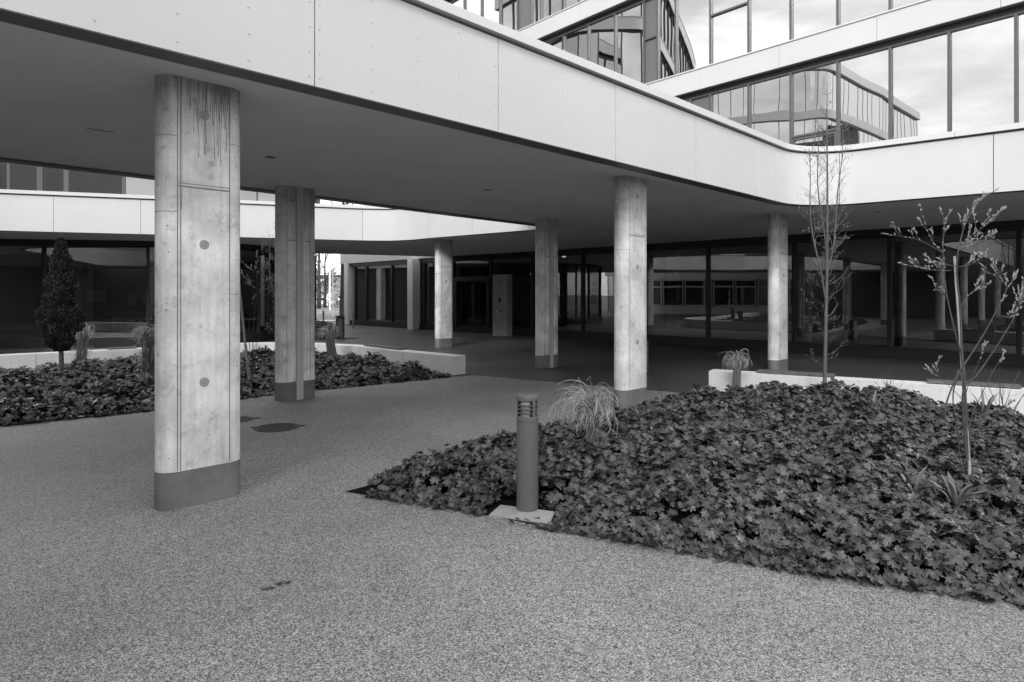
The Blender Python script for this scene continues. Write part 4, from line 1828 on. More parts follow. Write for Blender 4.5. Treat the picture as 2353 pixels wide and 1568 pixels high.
grass_mop('tied mop of dry grass nearest the bollard light', (0.75, 5.75, 0.0), 0.70, 0.055, 0.25, 430, 31, (-0.02, 0.0), 0.0026)
grass_mop('small tied dry grass in front of the right bench wall', (3.52, 9.85, 0.1), 0.60, 0.06, 0.20, 130, 32, (0.03, 0), 0.0034)
grass_mop('tied dry grass behind the conifer', (-9.35, 13.55, 0.0), 0.90, 0.09, 0.19, 130, 33, (0.10, 0), 0.004, [(0.95, 1.0), (0.5, 0.5)])
grass_mop('tall tied dry grass half hidden by the stained column', (-6.78, 11.7, 0.0), 1.02, 0.10, 0.20, 150, 34, (0, 0), 0.004, [(1.05, 1.0), (0.72, 0.6), (0.5, 0.6)])
grass_mop('dark bundled dry grass leaning by the curved bench end', (-4.27, 15.0, 0.0), 0.85, 0.10, 0.20, 110, 35, (-0.12, 0), 0.004)


# ---- trees and shrubs
def grow(mb, buds, p, d, ln, rad, depth, r_, up=0.25, wob=0.18, seg=6, bud=(0.02, 0.006), kids=(3, 5), shrink=0.6, budden=1.0, sides=5):
    p = Vector(p)
    d = Vector(d).normalized()
    pts, rs, dirs = [p.copy()], [rad], [d.copy()]
    for k in range(seg):
        d = (d + Vector((r_.uniform(-wob, wob), r_.uniform(-wob, wob), r_.uniform(-wob, wob) + up * 0.25))).normalized()
        p = p + d * ln / seg
        pts.append(p.copy())
        rs.append(rad * (1 - 0.75 * (k + 1) / seg))
        dirs.append(d.copy())
    mb.tube(pts, rs, sides if rad > 0.006 else 3, cap=False)
    if depth > 0:
        for c_ in range(r_.randint(*kids)):
            k = r_.randint(1, seg - 1)
            dd = dirs[k]
            ax = Vector((r_.uniform(-1, 1), r_.uniform(-1, 1), r_.uniform(-1, 1)))
            ax = (ax - dd * ax.dot(dd)).normalized()
            a_ = r_.uniform(R(28), R(58))
            grow(mb, buds, pts[k], dd * math.cos(a_) + ax * math.sin(a_), ln * shrink * r_.uniform(0.7, 1.1), rs[k] * 0.62, depth - 1, r_, up, wob, max(4, seg - 1), bud, kids, shrink, budden, sides)
    elif buds is not None:
        for k in range(1, seg + 1):
            if r_.random() < budden:
                ax = Vector((r_.uniform(-1, 1), r_.uniform(-1, 1), r_.uniform(-0.3, 1)))
                buds.blob(pts[k], dirs[k] * 0.8 + ax * 0.7, bud[0] * r_.uniform(0.6, 1.4), bud[1] * r_.uniform(0.7, 1.3))


def slender_tree(label, base, height, seed, rad=0.026, spread=0.5, low=0.62):
    r_ = random.Random(seed)
    t = thing('young_tree', label, 'tree', base, 'slender budding young trees')
    trunk, crown, buds = MB(), MB(), MB()
    bx_, by_, bz_ = base
    fork = height * 0.5
    pts, rs = [], []
    for k in range(15):
        u = k / 14
        pts.append(Vector((bx_ + 0.03 * math.sin(u * 5) * u + 0.05 * u, by_ + 0.02 * math.sin(u * 4 + 1), bz_ + (height - bz_) * u)))
        rs.append(rad * (1 - u) ** 0.8 + 0.002)
    trunk.tube(pts, rs, 8, cap=False)
    leaders = [(pts, 0.0)]
    for lx, ly, z0, z1, rr_ in ((-0.22, 0.05, 0.34, 0.80, 0.013), (0.16, -0.1, 0.42, 0.86, 0.012), (-0.06, 0.16, 0.46, 0.9, 0.011)):
        lp, lr = [], []
        zb = bz_ + (height - bz_) * z0
        zt = bz_ + (height - bz_) * z1
        k0 = int(z0 * 14)
        for k in range(10):
            u = k / 9
            w = 1 - (1 - u) ** 2.2
            lp.append(Vector((pts[k0].x + lx * w + 0.02 * math.sin(k), pts[k0].y + ly * w, zb + (zt - zb) * u)))
            lr.append(rr_ * (1 - 0.8 * u) + 0.0015)
        trunk.tube(lp, lr, 6, cap=False)
        leaders.append((lp, z0))
    for lp, z0 in leaders:
        n_ = len(lp)
        main = z0 == 0.0
        cnt = 90 if main else 32
        for i in range(cnt):
            u = r_.uniform(0.12 if main else 0.1, 0.98)
            k = min(int(u * (n_ - 1)), n_ - 2)
            p = lp[k].lerp(lp[k + 1], u * (n_ - 1) - k)
            if p.z < bz_ + low:
                continue
            th = r_.uniform(0, 2 * math.pi)
            zf = (p.z - bz_) / (height - bz_)
            ln = spread * r_.uniform(0.4, 1.25) * (1.2 - 0.75 * zf) * (0.7 if not main else 1.0) * min(1, 0.3 + zf * 3)
            el = r_.uniform(R(8), R(52))
            grow(crown, buds, p, (math.cos(th) * math.cos(el), math.sin(th) * math.cos(el), math.sin(el)), ln, 0.0026 + 0.0014 * r_.random(), 1, r_, 0.45, 0.2, 6, (0.022, 0.0042), (1, 4), 0.5, 0.5)
    trunk.obj('trunk', 'bark', t, smooth=True, angle=3)
    crown.obj('crown', 'bark', t)
    buds.obj('bud', 'bud', t, kind='stuff')
    return t


slender_tree('slender budding tree by the right bench wall, reaching above the white fascia', (4.42, 8.85, 0.0), 4.70, 41)
slender_tree('slender budding tree partly hidden behind the shaded column', (-4.72, 12.6, 0.0), 3.62, 42, 0.02, 0.42, 0.4)


def stems_from(t, lines, Y, mapx, rads, seed, bud_len, name='stem', dj=0.25, mat='bark'):
    """several stems given as photo polylines, spread in depth round Y"""
    r_ = random.Random(seed)
    stems, twig, buds = [], MB(), MB()
    for (line, rr_, dz, budded) in lines:
        pts = []
        n_ = len(line)
        for i, (x, y) in enumerate(line):
            X_, Y_ = mapx(x, y)
            pts.append(AT(X_, Y_, Y + dz * (i / max(1, n_ - 1))))
        # resample smooth (Catmull-Rom)
        fine = []
        for i in range(n_ - 1):
            p0, p1, p2, p3 = pts[max(i - 1, 0)], pts[i], pts[i + 1], pts[min(i + 2, n_ - 1)]
            for k in range(5):
                u = k / 5
                fine.append(0.5 * ((2 * p1) + (p2 - p0) * u + (2 * p0 - 5 * p1 + 4 * p2 - p3) * u * u + (3 * p1 - p0 - 3 * p2 + p3) * u ** 3))
        fine.append(pts[-1])
        m_ = len(fine)
        mb_ = MB()
        mb_.tube(fine, [0.78 * rr_ * (1 - 0.75 * i / (m_ - 1)) for i in range(m_)], 6, cap=False)
        mb_.obj(name, mat, t, smooth=True, angle=3)
        for i in range(int(m_ * (1 - budded)), m_):
            d = (fine[min(i + 1, m_ - 1)] - fine[max(i - 1, 0)]).normalized()
            for c_ in range(r_.choice((1, 1, 2, 3))):
                ax = Vector((r_.uniform(-1, 1), r_.uniform(-1, 1), r_.uniform(-0.1, 1.0)))
                dd = (d * 0.7 + ax * 0.6).normalized()
                if r_.random() < 0.42:
                    ln = r_.uniform(0.05, 0.13)
                    q = fine[i]
                    tp = [q, q + dd * ln * 0.5 + Vector((0, 0, 0.006)), q + dd * ln + Vector((0, 0, 0.022))]
                    twig.tube(tp, [0.0028, 0.0022, 0.0014], 4, cap=False)
                    for u in (0.55, 0.75, 0.92, 1.0, 1.0):
                        b0 = q.lerp(tp[2], u)
                        ax2 = Vector((r_.uniform(-1, 1), r_.uniform(-1, 1), r_.uniform(0, 1.2)))
                        buds.blob(b0, dd * 0.8 + ax2 * 0.6, bud_len * r_.uniform(0.6, 1.3), bud_len * 0.17)
                else:
                    buds.blob(fine[i], dd, bud_len * r_.uniform(0.5, 1.0), bud_len * 0.17)
    if twig.v:
        twig.obj('twig', mat, t, kind='stuff')
    if buds.v:
        buds.obj('bud', 'bud', t, kind='stuff')


def zmR(x, y):
    return (2400 + x / 1.7425) * 0.8404, (500 + y / 1.7425) * 0.8404


def zmL(x, y):
    return (640 + x / 3.734) * 0.8404, (640 + y / 3.734) * 0.8404


shrub = thing('budding_shrub', 'large budding shrub tied to a bamboo cane in the right bed', 'shrub', (3.75, 5.15, 0))
linesR = [([(436, 1470), (412, 900), (380, 760), (330, 540), (310, 330), (318, 180)], 0.012, 0.10, 0.30),
          ([(438, 1470), (405, 880), (392, 600), (375, 400), (400, 250), (440, 150), (510, 60)], 0.013, -0.10, 0.36),
          ([(430, 1380), (405, 1010), (470, 920), (560, 790), (640, 660), (697, 550), (740, 450)], 0.012, -0.35, 0.22),
          ([(410, 870), (500, 730), (560, 620), (620, 500), (655, 455)], 0.008, 0.2, 0.45),
          ([(311, 335), (250, 260), (200, 115)], 0.005, 0.1, 0.75),
          ([(311, 335), (200, 275), (100, 255), (35, 245)], 0.005, -0.15, 0.65),
          ([(385, 400), (300, 390), (220, 405), (180, 400)], 0.005, 0.15, 0.8),
          ([(392, 300), (470, 235), (548, 182)], 0.005, -0.12, 0.85),
          ([(388, 320), (450, 300), (545, 268)], 0.005, 0.12, 0.85),
          ([(390, 600), (440, 530), (502, 500)], 0.005, 0.1, 0.6),
          ([(340, 560), (300, 520), (272, 512)], 0.004, -0.05, 0.8),
          ([(350, 420), (250, 415), (178, 400)], 0.005, -0.2, 0.8),
          ([(390, 400), (440, 390), (515, 345)], 0.005, 0.1, 0.8),
          ([(560, 620), (640, 640), (690, 540)], 0.005, 0.1, 0.7),
          ([(620, 500), (580, 460), (552, 440)], 0.005, 0.0, 0.9),
          ([(640, 660), (660, 600), (700, 500)], 0.004, 0.1, 0.8),
          ([(390, 890), (330, 1040), (325, 1130), (375, 1185), (395, 1330), (430, 1440)], 0.010, -0.12, 0.0),
          ([(402, 890), (368, 960), (360, 1060), (395, 1260), (432, 1450)], 0.009, 0.08, 0.0),
          ([(440, 1460), (440, 1150), (500, 1000), (560, 880), (600, 840)], 0.006, 0.2, 0.2),
          ([(440, 1460), (430, 1100), (330, 960), (265, 910)], 0.005, 0.3, 0.2),
          ([(450, 1440), (470, 1200), (520, 1100), (600, 1080)], 0.005, -0.1, 0.2),
          ([(436, 1200), (420, 1010), (480, 860), (500, 800)], 0.005, 0.1, 0.3)]
stems_from(shrub, linesR, 5.12, zmR, None, 51, 0.034, mat='bark_dark')
m = MB()
cane0, cane1 = AT(*zmR(445, 1490), 5.1), AT(*zmR(365, 350), 5.22)
npt = 9
pts = [cane0.lerp(cane1, k / (npt - 1)) for k in range(npt)]
m.tube(pts, [0.013 - 0.0004 * k for k in range(npt)], 10)
for k in range(1, npt - 1):
    dd = (cane1 - cane0).normalized()
    m.tube([pts[k] - dd * 0.004, pts[k] + dd * 0.004], 0.0145, 10)
tag(m.obj('bamboo_cane', 'bamboo', smooth=True), 'thick bamboo cane staking the large budding shrub', 'cane', 'bamboo canes')

shrub2 = thing('budding_shrub', 'small budding shrub between the stained column and the shaded column', 'shrub', (-4.55, 11.2, 0))
linesL = [([(185, 1480), (200, 900), (228, 650), (236, 400), (236, 240)], 0.011, 0.2, 0.32),
          ([(185, 1480), (150, 1000), (170, 780), (205, 660)], 0.008, -0.1, 0.2),
          ([(236, 400), (150, 350), (55, 265)], 0.006, 0.1, 0.8),
          ([(236, 420), (300, 380), (345, 350)], 0.006, -0.1, 0.8),
          ([(234, 520), (290, 500), (350, 490)], 0.006, 0.1, 0.7),
          ([(232, 560), (190, 540), (150, 530)], 0.005, 0.1, 0.8),
          ([(230, 480), (150, 470), (90, 440)], 0.005, 0.1, 0.8),
          ([(228, 630), (260, 620), (272, 600)], 0.005, 0.0, 0.6),
          ([(190, 1450), (210, 1150), (330, 1030), (410, 990)], 0.006, 0.2, 0.3),
          ([(180, 1450), (120, 1100), (60, 950)], 0.006, 0.1, 0.3),
          ([(200, 1460), (250, 1060), (420, 920)], 0.006, 0.3, 0.3),
          ([(236, 300), (270, 270), (300, 150), (295, 90)], 0.005, 0.1, 0.6)]
stems_from(shrub2, linesL, 11.1, zmL, None, 52, 0.048, mat='bark_dark')
m = MB()
cane0, cane1 = AT(*zmL(152, 1490), 11.0), AT(*zmL(50, 505), 11.1)
pts = [cane0.lerp(cane1, k / 6) for k in range(7)]
m.tube(pts, 0.018, 8)
for k in range(1, 6):
    m.tube([pts[k] - Vector((0, 0, .006)), pts[k] + Vector((0, 0, .006))], 0.021, 8)
tag(m.obj('bamboo_cane', 'bamboo', smooth=True), 'leaning bamboo cane in the left bed right of the stained column', 'cane', 'bamboo canes')


def twig_shrub(label, base, h, n_, seed, spread=0.6):
    r_ = random.Random(seed)
    t = thing('twiggy_shrub', label, 'shrub', base, 'bare twiggy shrubs in the beds')
    m, bd = MB(), MB()
    for i in range(n_):
        th = r_.uniform(0, 2 * math.pi)
        el = r_.uniform(R(40), R(80))
        grow(m, bd, (base[0] + r_.uniform(-.04, .04), base[1] + r_.uniform(-.04, .04), base[2]), (math.cos(th) * math.cos(el) * spread, math.sin(th) * math.cos(el) * spread, math.sin(el)), h * r_.uniform(0.7, 1.05), 0.0055, 1, r_, 0.3, 0.16, 6, (0.016, 0.0035), (2, 4), 0.5, 0.3)
    m.obj('branch', 'bark_dark', t)
    bd.obj('bud', 'bark', t, kind='stuff')


twig_shrub('bare twiggy shrub against the bench wall right of the slender tree', (5.1, 8.5, 0.18), 0.55, 9, 61)
twig_shrub('bare dark twiggy shrub in the middle of the right bed', (1.95, 5.62, 0.12), 0.52, 9, 62, 0.9)
twig_shrub('bare twiggy shrub low among leaves behind the bollard light', (2.0, 7.9, 0.15), 0.42, 7, 63, 0.9)
twig_shrub('bare twiggy shrub by the bench wall at the right edge', (5.9, 7.5, 0.15), 0.75, 9, 64, 0.9)
twig_shrub('bare twiggy shrub low in the left bed in front of the conifer', (-6.4, 10.0, 0.08), 0.42, 8, 65, 0.9)


def strap_plant(label, base, n_, ln, w, seed, curl=1.3, el=(0.7, 1.4)):
    r_ = np.random.default_rng(seed)
    t = thing('strap_leaf_plant', label, 'plant', base, 'strap leaved plants in the beds')
    for i in range(n_):
        th = r_.uniform(0, 2 * math.pi)
        e0 = r_.uniform(*el)
        L_ = ln * r_.uniform(0.7, 1.1)
        c_ = curl * r_.uniform(0.6, 1.3)
        m = []
        p = np.array([base[0] + 0.02 * math.cos(th), base[1] + 0.02 * math.sin(th), base[2]])
        seg = 7
        V, T = [], []
        for k in range(seg + 1):
            u = k / seg
            ww = w * (0.65 + 0.9 * u) * (1 - u ** 3) + 0.0008 if True else w
            sd = np.array([-math.sin(th), math.cos(th), 0]) * ww
            a_ = e0 - c_ * u * u
            nrm = np.array([-math.cos(th) * math.sin(a_), -math.sin(th) * math.sin(a_), math.cos(a_)])
            V += [p - sd + nrm * ww * 0.45, p - nrm * 0.0, p + sd + nrm * ww * 0.45]
            p = p + np.array([math.cos(th) * math.cos(a_), math.sin(th) * math.cos(a_), math.sin(a_)]) * L_ / seg
        for k in range(seg):
            o = k * 3
            T += [(o, o + 1, o + 4), (o, o + 4, o + 3), (o + 1, o + 2, o + 5), (o + 1, o + 5, o + 4)]
        V = np.array(V) - np.array(base)
        me = mesh_from_arrays('leaf', V, np.array(T), np.full(len(V), r_.uniform(0.7, 1.3)))
        link_mesh(me, 'leaf', 'strap', t, smooth=True, angle=3)


strap_plant('broad leaved bulb plant, right one of the pair below the large shrub', (3.28, 4.62, 0.14), 11, 0.24, 0.020, 71, 0.7, (0.7, 1.45))
strap_plant('broad leaved bulb plant, left one of the pair below the large shrub', (3.10, 4.85, 0.16), 8, 0.22, 0.018, 72, 0.7, (0.7, 1.45))
strap_plant('grassy strap plant low at the front of the right bed', (2.05, 4.75, 0.13), 15, 0.24, 0.007, 73, 0.9, (0.8, 1.5))
strap_plant('strap leaved plant among leaves left of the large shrub stem', (4.15, 7.2, 0.30), 9, 0.30, 0.018, 74, 0.8)
strap_plant('strap leaved plant by the bench wall at the right edge', (5.5, 7.3, 0.25), 9, 0.34, 0.014, 75, 0.8)
strap_plant('small strap leaved plant behind the mop of dry grass', (1.55, 7.5, 0.15), 9, 0.22, 0.008, 76, 1.0)
strap_plant('strap leaved plant left of the pair in the left bed', (-6.45, 9.6, 0.1), 12, 0.42, 0.022, 77, 1.7)
strap_plant('strap leaved plant right of the pair next to the stained column', (-5.35, 9.75, 0.1), 12, 0.42, 0.022, 78, 1.7)
strap_plant('strap leaved plant behind the right pair in the left bed', (-6.0, 10.35, 0.12), 10, 0.42, 0.022, 79, 1.5)
strap_plant('strap leaved plant mid bed behind the conifer stem', (-7.35, 12.3, 0.2), 11, 0.40, 0.022, 80, 1.5)
strap_plant('strap leaved plant by the bench wall near the tall dry grass', (-7.3, 14.5, 0.25), 11, 0.40, 0.022, 81, 1.3)
strap_plant('strap leaved plant at the left frame edge of the bed', (-8.65, 10.7, 0.1), 9, 0.35, 0.018, 82, 1.2)
strap_plant('strap leaved plant behind the bamboo cane in the left bed', (-5.6, 14.2, 0.25), 9, 0.40, 0.02, 83, 1.2)

# conifer on a clear stem
cx_, cy_ = AT(140, 676, 11.3).x, 11.3
con = thing('columnar_conifer', 'dark columnar conifer on a bare stem in the left bed', 'tree', (cx_, cy_, 0))
m = MB()
m.tube([(cx_, cy_, 0), (cx_ + 0.01, cy_, 0.4), (cx_, cy_, 0.8), (cx_, cy_, 1.5), (cx_, cy_, 2.5)], [0.045, 0.04, 0.036, 0.025, 0.008], 9)
m.obj('trunk', 'bark', con, smooth=True, angle=3)
r_ = np.random.default_rng(91)
NS = 11000
zz = 0.66 + 2.0 * r_.random(NS) ** 1.05
def conr(z):
    u = (z - 0.66) / 2.02
    return np.interp(u, [0, 0.06, 0.2, 0.35, 0.55, 0.75, 0.9, 1.0], [0.07, 0.18, 0.275, 0.285, 0.225, 0.15, 0.08, 0.02])
th = r_.uniform(0, 2 * math.pi, NS)
lump = 0.62 + 0.75 * vnoise(th * 2.0, zz * 7.0, 1.0, 17)
rad_ = conr(zz) * lump * (0.55 + 0.45 * r_.random(NS) ** 0.4)
P = np.stack([rad_ * np.cos(th), rad_ * np.sin(th), zz], 1)
tm = np.array([(0, 0, 0), (0.35, 0.22, 0.02), (0.7, 0.14, 0.05), (1.0, 0.0, 0.12), (0.7, -0.14, 0.05), (0.35, -0.22, 0.02)], float)
tr_ = np.array([(0, 1, 5), (1, 2, 4), (1, 4, 5), (2, 3, 4)])
out = np.stack([np.cos(th), np.sin(th), np.zeros(NS)], 1)
d_ = out * r_.uniform(0.2, 0.9, (NS, 1)) + np.array([0, 0, 1.0]) + r_.normal(0, 0.35, (NS, 3))
d_ /= np.linalg.norm(d_, axis=1, keepdims=True)
sd = np.cross(d_, out + r_.normal(0, 0.6, (NS, 3)))
sd /= np.linalg.norm(sd, axis=1, keepdims=True) + 1e-9
nn_ = np.cross(d_, sd)
s_ = r_.uniform(0.03, 0.085, NS)
t3 = tm[None] * s_[:, None, None]
V = P[:, None, :] + t3[..., 0:1] * d_[:, None, :] + t3[..., 1:2] * sd[:, None, :] + t3[..., 2:3] * nn_[:, None, :]
T = tr_[None] + (np.arange(NS) * 6)[:, None, None]
tn = np.repeat((0.6 + 0.9 * r_.random(NS))[:, None], 6, 1)
link_mesh(mesh_from_arrays('crown', V.reshape(-1, 3), T.reshape(-1, 3), tn.ravel()), 'crown', 'needle', con)

# ------------------------------------------------------------------ beyond the passage: planter, steel posts, street
pl = G(781.5, 776)
pt = thing('cylinder_planter', 'dark grey cylindrical planter at the passage to the street', 'planter', (pl.x, pl.y, 0))
m = MB()
m.lathe([(0.165, 0.0), (0.17, 0.02), (0.17, 0.76), (0.165, 0.77), (0.15, 0.77), (0.15, 0.74)], (pl.x, pl.y), 28)
m.obj('pot', 'bollard', pt, smooth=True)
r_ = np.random.default_rng(95)
tmpl, tri = leaf_template(5)
NN = 160
P = np.stack([r_.normal(0, 0.06, NN), r_.normal(0, 0.06, NN), 0.76 + 0.09 * r_.random(NN)], 1)
V, T, tn = place(tmpl, tri, P, np.stack([r_.normal(0, .5, NN), r_.normal(0, .5, NN), np.ones(NN)], 1), r_.uniform(0, 6.28, NN), r_.uniform(0.03, 0.06, NN), r_.uniform(0.6, 1.2, NN))
link_mesh(mesh_from_arrays('foliage', V, T, tn), 'foliage', 'leaf', pt)


def steel_post(label, px, pyb, top):
    c = G(px, pyb)
    t = thing('steel_post', label, 'bollard', (c.x, c.y, 0), 'slim steel posts at the passage')
    m = MB()
    m.lathe([(0.04, 0.0), (0.04, top - 0.06), (0.036, top - 0.058)], (c.x, c.y), 16)
    m.obj('shaft', 'steel', t, smooth=True)
    m = MB()
    m.lathe([(0.044, top - 0.055), (0.046, top - 0.02), (0.03, top)], (c.x, c.y), 16)
    m.obj('cap', 'steel', t, smooth=True)


steel_post('slim steel post standing in the passage left of the planter', 743.3, 758.3, 0.92)
steel_post('slim steel post in front of the far corner glazing', 811.4, 755.2, 0.90)


def street_tree(label, base, h, rad, seed, depth=3, low=0.3):
    r_ = random.Random(seed)
    t = thing('bare_tree', label, 'tree', base, 'bare street trees beyond the passage')
    m = MB()
    pts = [(base[0], base[1], 0), (base[0] + .05, base[1], h * 0.3), (base[0], base[1], h * 0.65), (base[0] + .1, base[1], h)]
    m.tube(pts, [rad, rad * .8, rad * .55, rad * .2], 8)
    m.obj('trunk', 'bark_dark', t, smooth=True, angle=3)
    c = MB()
    for i in range(26):
        u = r_.uniform(low, 0.98)
        th = r_.uniform(0, 6.28)
        el = r_.uniform(0.2, 1.0)
        grow(c, None, (base[0] + 0.05 * u, base[1], h * u), (math.cos(th) * math.cos(el), math.sin(th) * math.cos(el), math.sin(el)), h * 0.42 * r_.uniform(0.6, 1.1) * (1.15 - 0.6 * u), rad * 0.42 * (1.1 - u * 0.7), depth - 1, r_, 0.2, 0.2, 6, kids=(3, 6), shrink=0.55)
    c.obj('crown', 'bark_dark', t)


street_tree('bare street tree with the thick trunk behind the planter', (-11.1, 41.0, 0), 9.0, 0.21, 101, 2, 0.40)
street_tree('bare street tree at the left edge of the passage', (-22.5, 73.0, 0), 8.0, 0.26, 102, 3, 0.22)
street_tree('bare thin street tree in the middle of the passage', (-23.3, 78.0, 0), 7.5, 0.20, 103, 3, 0.2)
m = MB()
c = G(764.7, 728.8)
m.tube([(c.x, c.y, 0), (c.x, c.y, 7.5)], [0.045, 0.035], 10)
tag(m.obj('lamp_post', 'white', smooth=True), 'thin pale post standing in the passage view', 'post')
m = MB()
m.tube([(-18.6, 64, 0), (-18.6, 64, 9)], [0.11, 0.09], 12)
tag(m.obj('flag_pole', 'white', smooth=True), 'thicker white pole behind the thin pale post', 'pole')
ws = thing('warning_sign', 'small triangular warning sign beside the white pole', 'sign', (-18.4, 63, 0))
m = MB()
m.tube([(-18.4, 63, 0), (-18.4, 63, 1.75)], 0.03, 8)
m.obj('post', 'steel', ws)
m = MB()
zc = 1.45
tri2 = [(-0.26, zc), (0.26, zc), (0.0, zc + 0.46)]
m.add([(-18.4 + x, 62.95, z) for x, z in tri2] + [(-18.4 + x, 62.97, z) for x, z in tri2], [(0, 1, 2), (5, 4, 3), (0, 3, 4, 1), (1, 4, 5, 2), (2, 5, 3, 0)])
m.obj('plate', 'white', ws)
m = MB()
m.box((-18.4, 62.94, zc + 0.17), (0.035, 0.012, 0.16))
m.box((-18.4, 62.94, zc + 0.06), (0.035, 0.012, 0.03))
m.obj('symbol', 'black', ws)
rail = thing('street_railing', 'dark vertical bar railing in front of the parked cars', 'railing', (-25, 78, 0))
m = MB()
m.box((-24, 78, 0.92), (22, 0.05, 0.06))
m.box((-24, 78, 0.12), (22, 0.05, 0.05))
m.obj('rail', 'frame', rail)
for k in range(110):
    x = -34.9 + k * 0.2
    if k == 0:
        m = MB()
        m.box((x, 78, 0.5), (0.03, 0.03, 0.8))
        bar0 = m.obj('bar', 'frame', rail)
    else:
        bb = bar0.copy()
        bb.location.x += k * 0.2
        COL.objects.link(bb)
gr_ = thing('guard_rail', 'low pale guard rail along the far side of the road', 'guard rail', (-18, 48, 0))
for z in (0.36, 0.24):
    m = MB()
    m.box((-18, 48, z), (26, 0.06, 0.07))
    m.obj('beam', 'white', gr_)
post0 = None
for k in range(14):
    m = MB()
    m.box((-30.5 + k * 2, 48.05, 0.2), (0.08, 0.06, 0.4))
    m.obj('post', 'steel', gr_)


def car(label, x, y, ln, dark=False):
    t = thing('parked_car', label, 'car', (x, y, 0), 'cars beyond the railing')
    s = ln / 4.2
    W_ = 1.7 * s
    prof = [(-2.1, .35), (-2.1, .75), (-1.95, .92), (-1.2, .98), (-0.6, 1.42), (0.75, 1.45), (1.5, 1.0), (2.05, .9), (2.1, .6), (2.1, .35)]
    m = MB()
    a_ = [(x + px_ * s, y - W_ / 2, pz * s) for px_, pz in prof]
    b_ = [(x + px_ * s, y + W_ / 2, pz * s) for px_, pz in prof]
    k = len(prof)
    m.add(a_ + b_, [tuple(range(k)), tuple(range(2 * k - 1, k - 1, -1))] + [(i, i + k, (i + 1) % k + k, (i + 1) % k) for i in range(k)])
    m.obj('body', 'spandrel' if dark else 'car', t)
    m = MB()
    for side in (-1, 1):
        yy = y + side * (W_ / 2 + 0.004)
        for q in ([(-1.05, 1.0), (-0.6, 1.34), (0.05, 1.36), (0.05, 1.0)], [(0.12, 1.0), (0.12, 1.36), (0.7, 1.36), (1.25, 1.02)]):
            m.add([(x + u * s, yy, v_ * s) for u, v_ in q] + [(x + u * s, yy - side * 0.02, v_ * s) for u, v_ in q], [(0, 1, 2, 3), (7, 6, 5, 4)])
    m.obj('window', 'black', t)
    for wx in (-1.3, 1.3):
        for side in (-1, 1):
            m = MB()
            yy = y + side * (W_ / 2 - 0.08)
            m.tube([(x + wx * s, yy - 0.1, 0.32 * s), (x + wx * s, yy + 0.1, 0.32 * s)], 0.32 * s, 18)
            wh = m.obj('wheel', 'rubber', t)
            m = MB()
            m.tube([(x + wx * s, yy - 0.11, 0.32 * s), (x + wx * s, yy + 0.11, 0.32 * s)], 0.2 * s, 12)
            m.obj('rim', 'white', wh)


car('pale parked car behind the street railing', -26.0, 85, 3.7)
car('dark parked car right of the pale one behind the railing', -21.9, 85.5, 3.6, True)
vv = thing('delivery_van', 'white van roof beyond the dark parked car', 'van', (-22.3, 92, 0))
m = MB()
m.box((-22.3, 92, 1.2), (4.6, 1.9, 1.7))
m.box((-24.9, 92, 0.95), (0.8, 1.8, 1.2))
m.obj('body', 'white', vv)
m = MB()
m.box((-25.0, 91.08, 1.3), (0.5, 0.02, 0.4))
m.obj('window', 'black', vv)
for wx in (-24.0, -20.8):
    m = MB()
    m.tube([(wx, 91.0, 0.35), (wx, 91.3, 0.35)], 0.35, 14)
    m.obj('wheel', 'rubber', vv)
fb = thing('far_building', 'grey flat roofed building on the far side of the street', 'building', (-36, 125, 0))
m = MB()
m.box((-38, 128, 2.6), (44, 8, 5.2))
m.obj('wall', 'farwall', fb)
m = MB()
m.box((-38, 128, 5.35), (44.6, 8.6, 0.3))
m.obj('roof', 'strip', fb)
for k in range(16):
    m = MB()
    m.box((-58 + k * 2.6, 123.97, 4.2), (1.7, 0.1, 1.0))
    w_ = m.obj('window', 'frame', fb)
    m = MB()
    m.box((-58 + k * 2.6, 123.9, 4.2), (1.5, 0.04, 0.85))
    m.obj('pane', 'glass_up', w_)
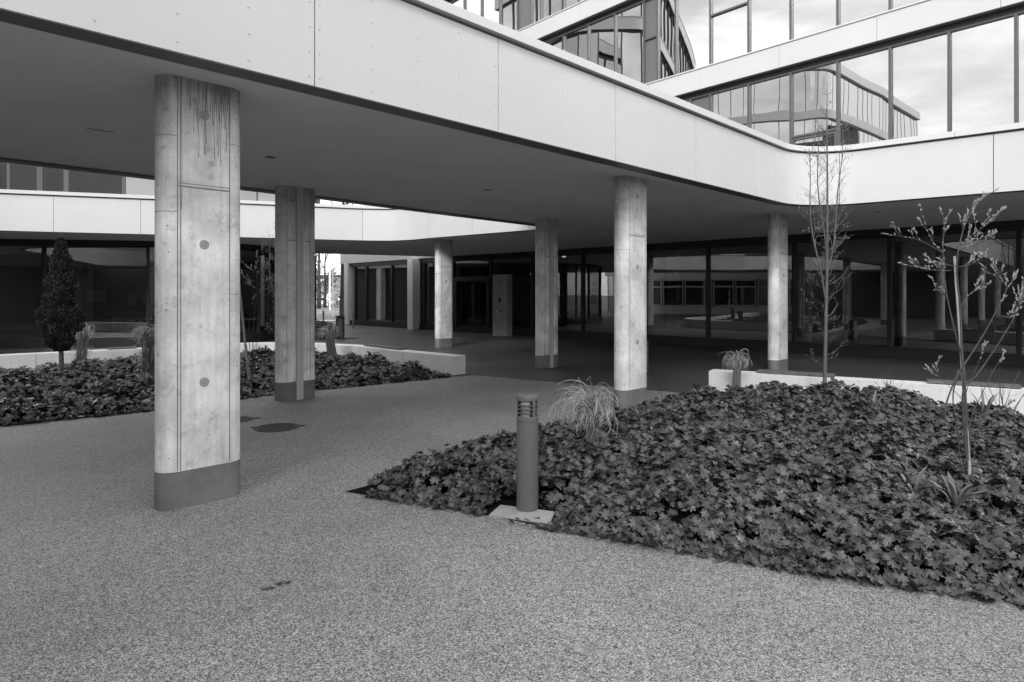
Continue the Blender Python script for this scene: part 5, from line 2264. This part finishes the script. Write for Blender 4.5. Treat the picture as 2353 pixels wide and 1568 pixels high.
# sloping hedge bank in front of that building
r_ = np.random.default_rng(97)
NN = 9000
x = r_.uniform(-50, -14, NN)
u = r_.random(NN)
y = 100 + 18 * u
z = 0.3 + 3.4 * u + r_.normal(0, 0.25, NN) + 0.7 * vnoise(x, y, 0.5, 3)
V, T, tn = place(tmpl, tri, np.stack([x, y, np.maximum(z, 0.1)], 1), np.stack([r_.normal(0, .6, NN), -1 + r_.normal(0, .5, NN), np.ones(NN)], 1), r_.uniform(0, 6.28, NN), r_.uniform(0.25, 0.5, NN), 0.5 + 0.9 * r_.random(NN))
hd = link_mesh(mesh_from_arrays('shrubbery', V, T, tn), 'shrubbery', 'hedge', kind='stuff')
hd['label'] = 'sloping bank of shrubs in front of the far building'
m = MB()
m.add([(-52, 99.5, 0), (-12, 99.5, 0), (-12, 119, 3.6), (-52, 119, 3.6), (-52, 123, 3.6), (-12, 123, 3.6), (-52, 123, 0), (-12, 123, 0)],
      [(0, 1, 2, 3), (3, 2, 5, 4), (4, 5, 7, 6), (0, 3, 4, 6), (1, 7, 5, 2)])
struct(m.obj('hill', 'hedge_soil' if 'hedge_soil' in M else 'asphalt'))

# scattered litter on the paving: bits of leaf and grit
r_ = np.random.default_rng(99)
NN = 120
x, y = r_.uniform(-5, 6, NN), r_.uniform(2.6, 14, NN)
ok = ~(inside(bedR, x, y) | inside(bedL, x, y))
x, y = x[ok], y[ok]
NN = len(x)
V, T, tn = place(np.array([(0, 0, 0), (1, .35, .25), (1.6, 0, .1), (1, -.4, .3)], float), np.array([(0, 1, 2), (0, 2, 3)]), np.stack([x, y, np.full(NN, 0.004)], 1),
                 np.stack([r_.normal(0, .2, NN), r_.normal(0, .2, NN), np.ones(NN)], 1), r_.uniform(0, 6.28, NN), r_.uniform(0.004, 0.012, NN), r_.choice((0.1, 0.3, 4.0), NN, p=(0.5, 0.35, 0.15)))
lt = link_mesh(mesh_from_arrays('leaf_litter', V, T, tn), 'leaf_litter', 'strap', kind='stuff')
lt['label'] = 'tiny dry leaf scraps scattered on the paving'
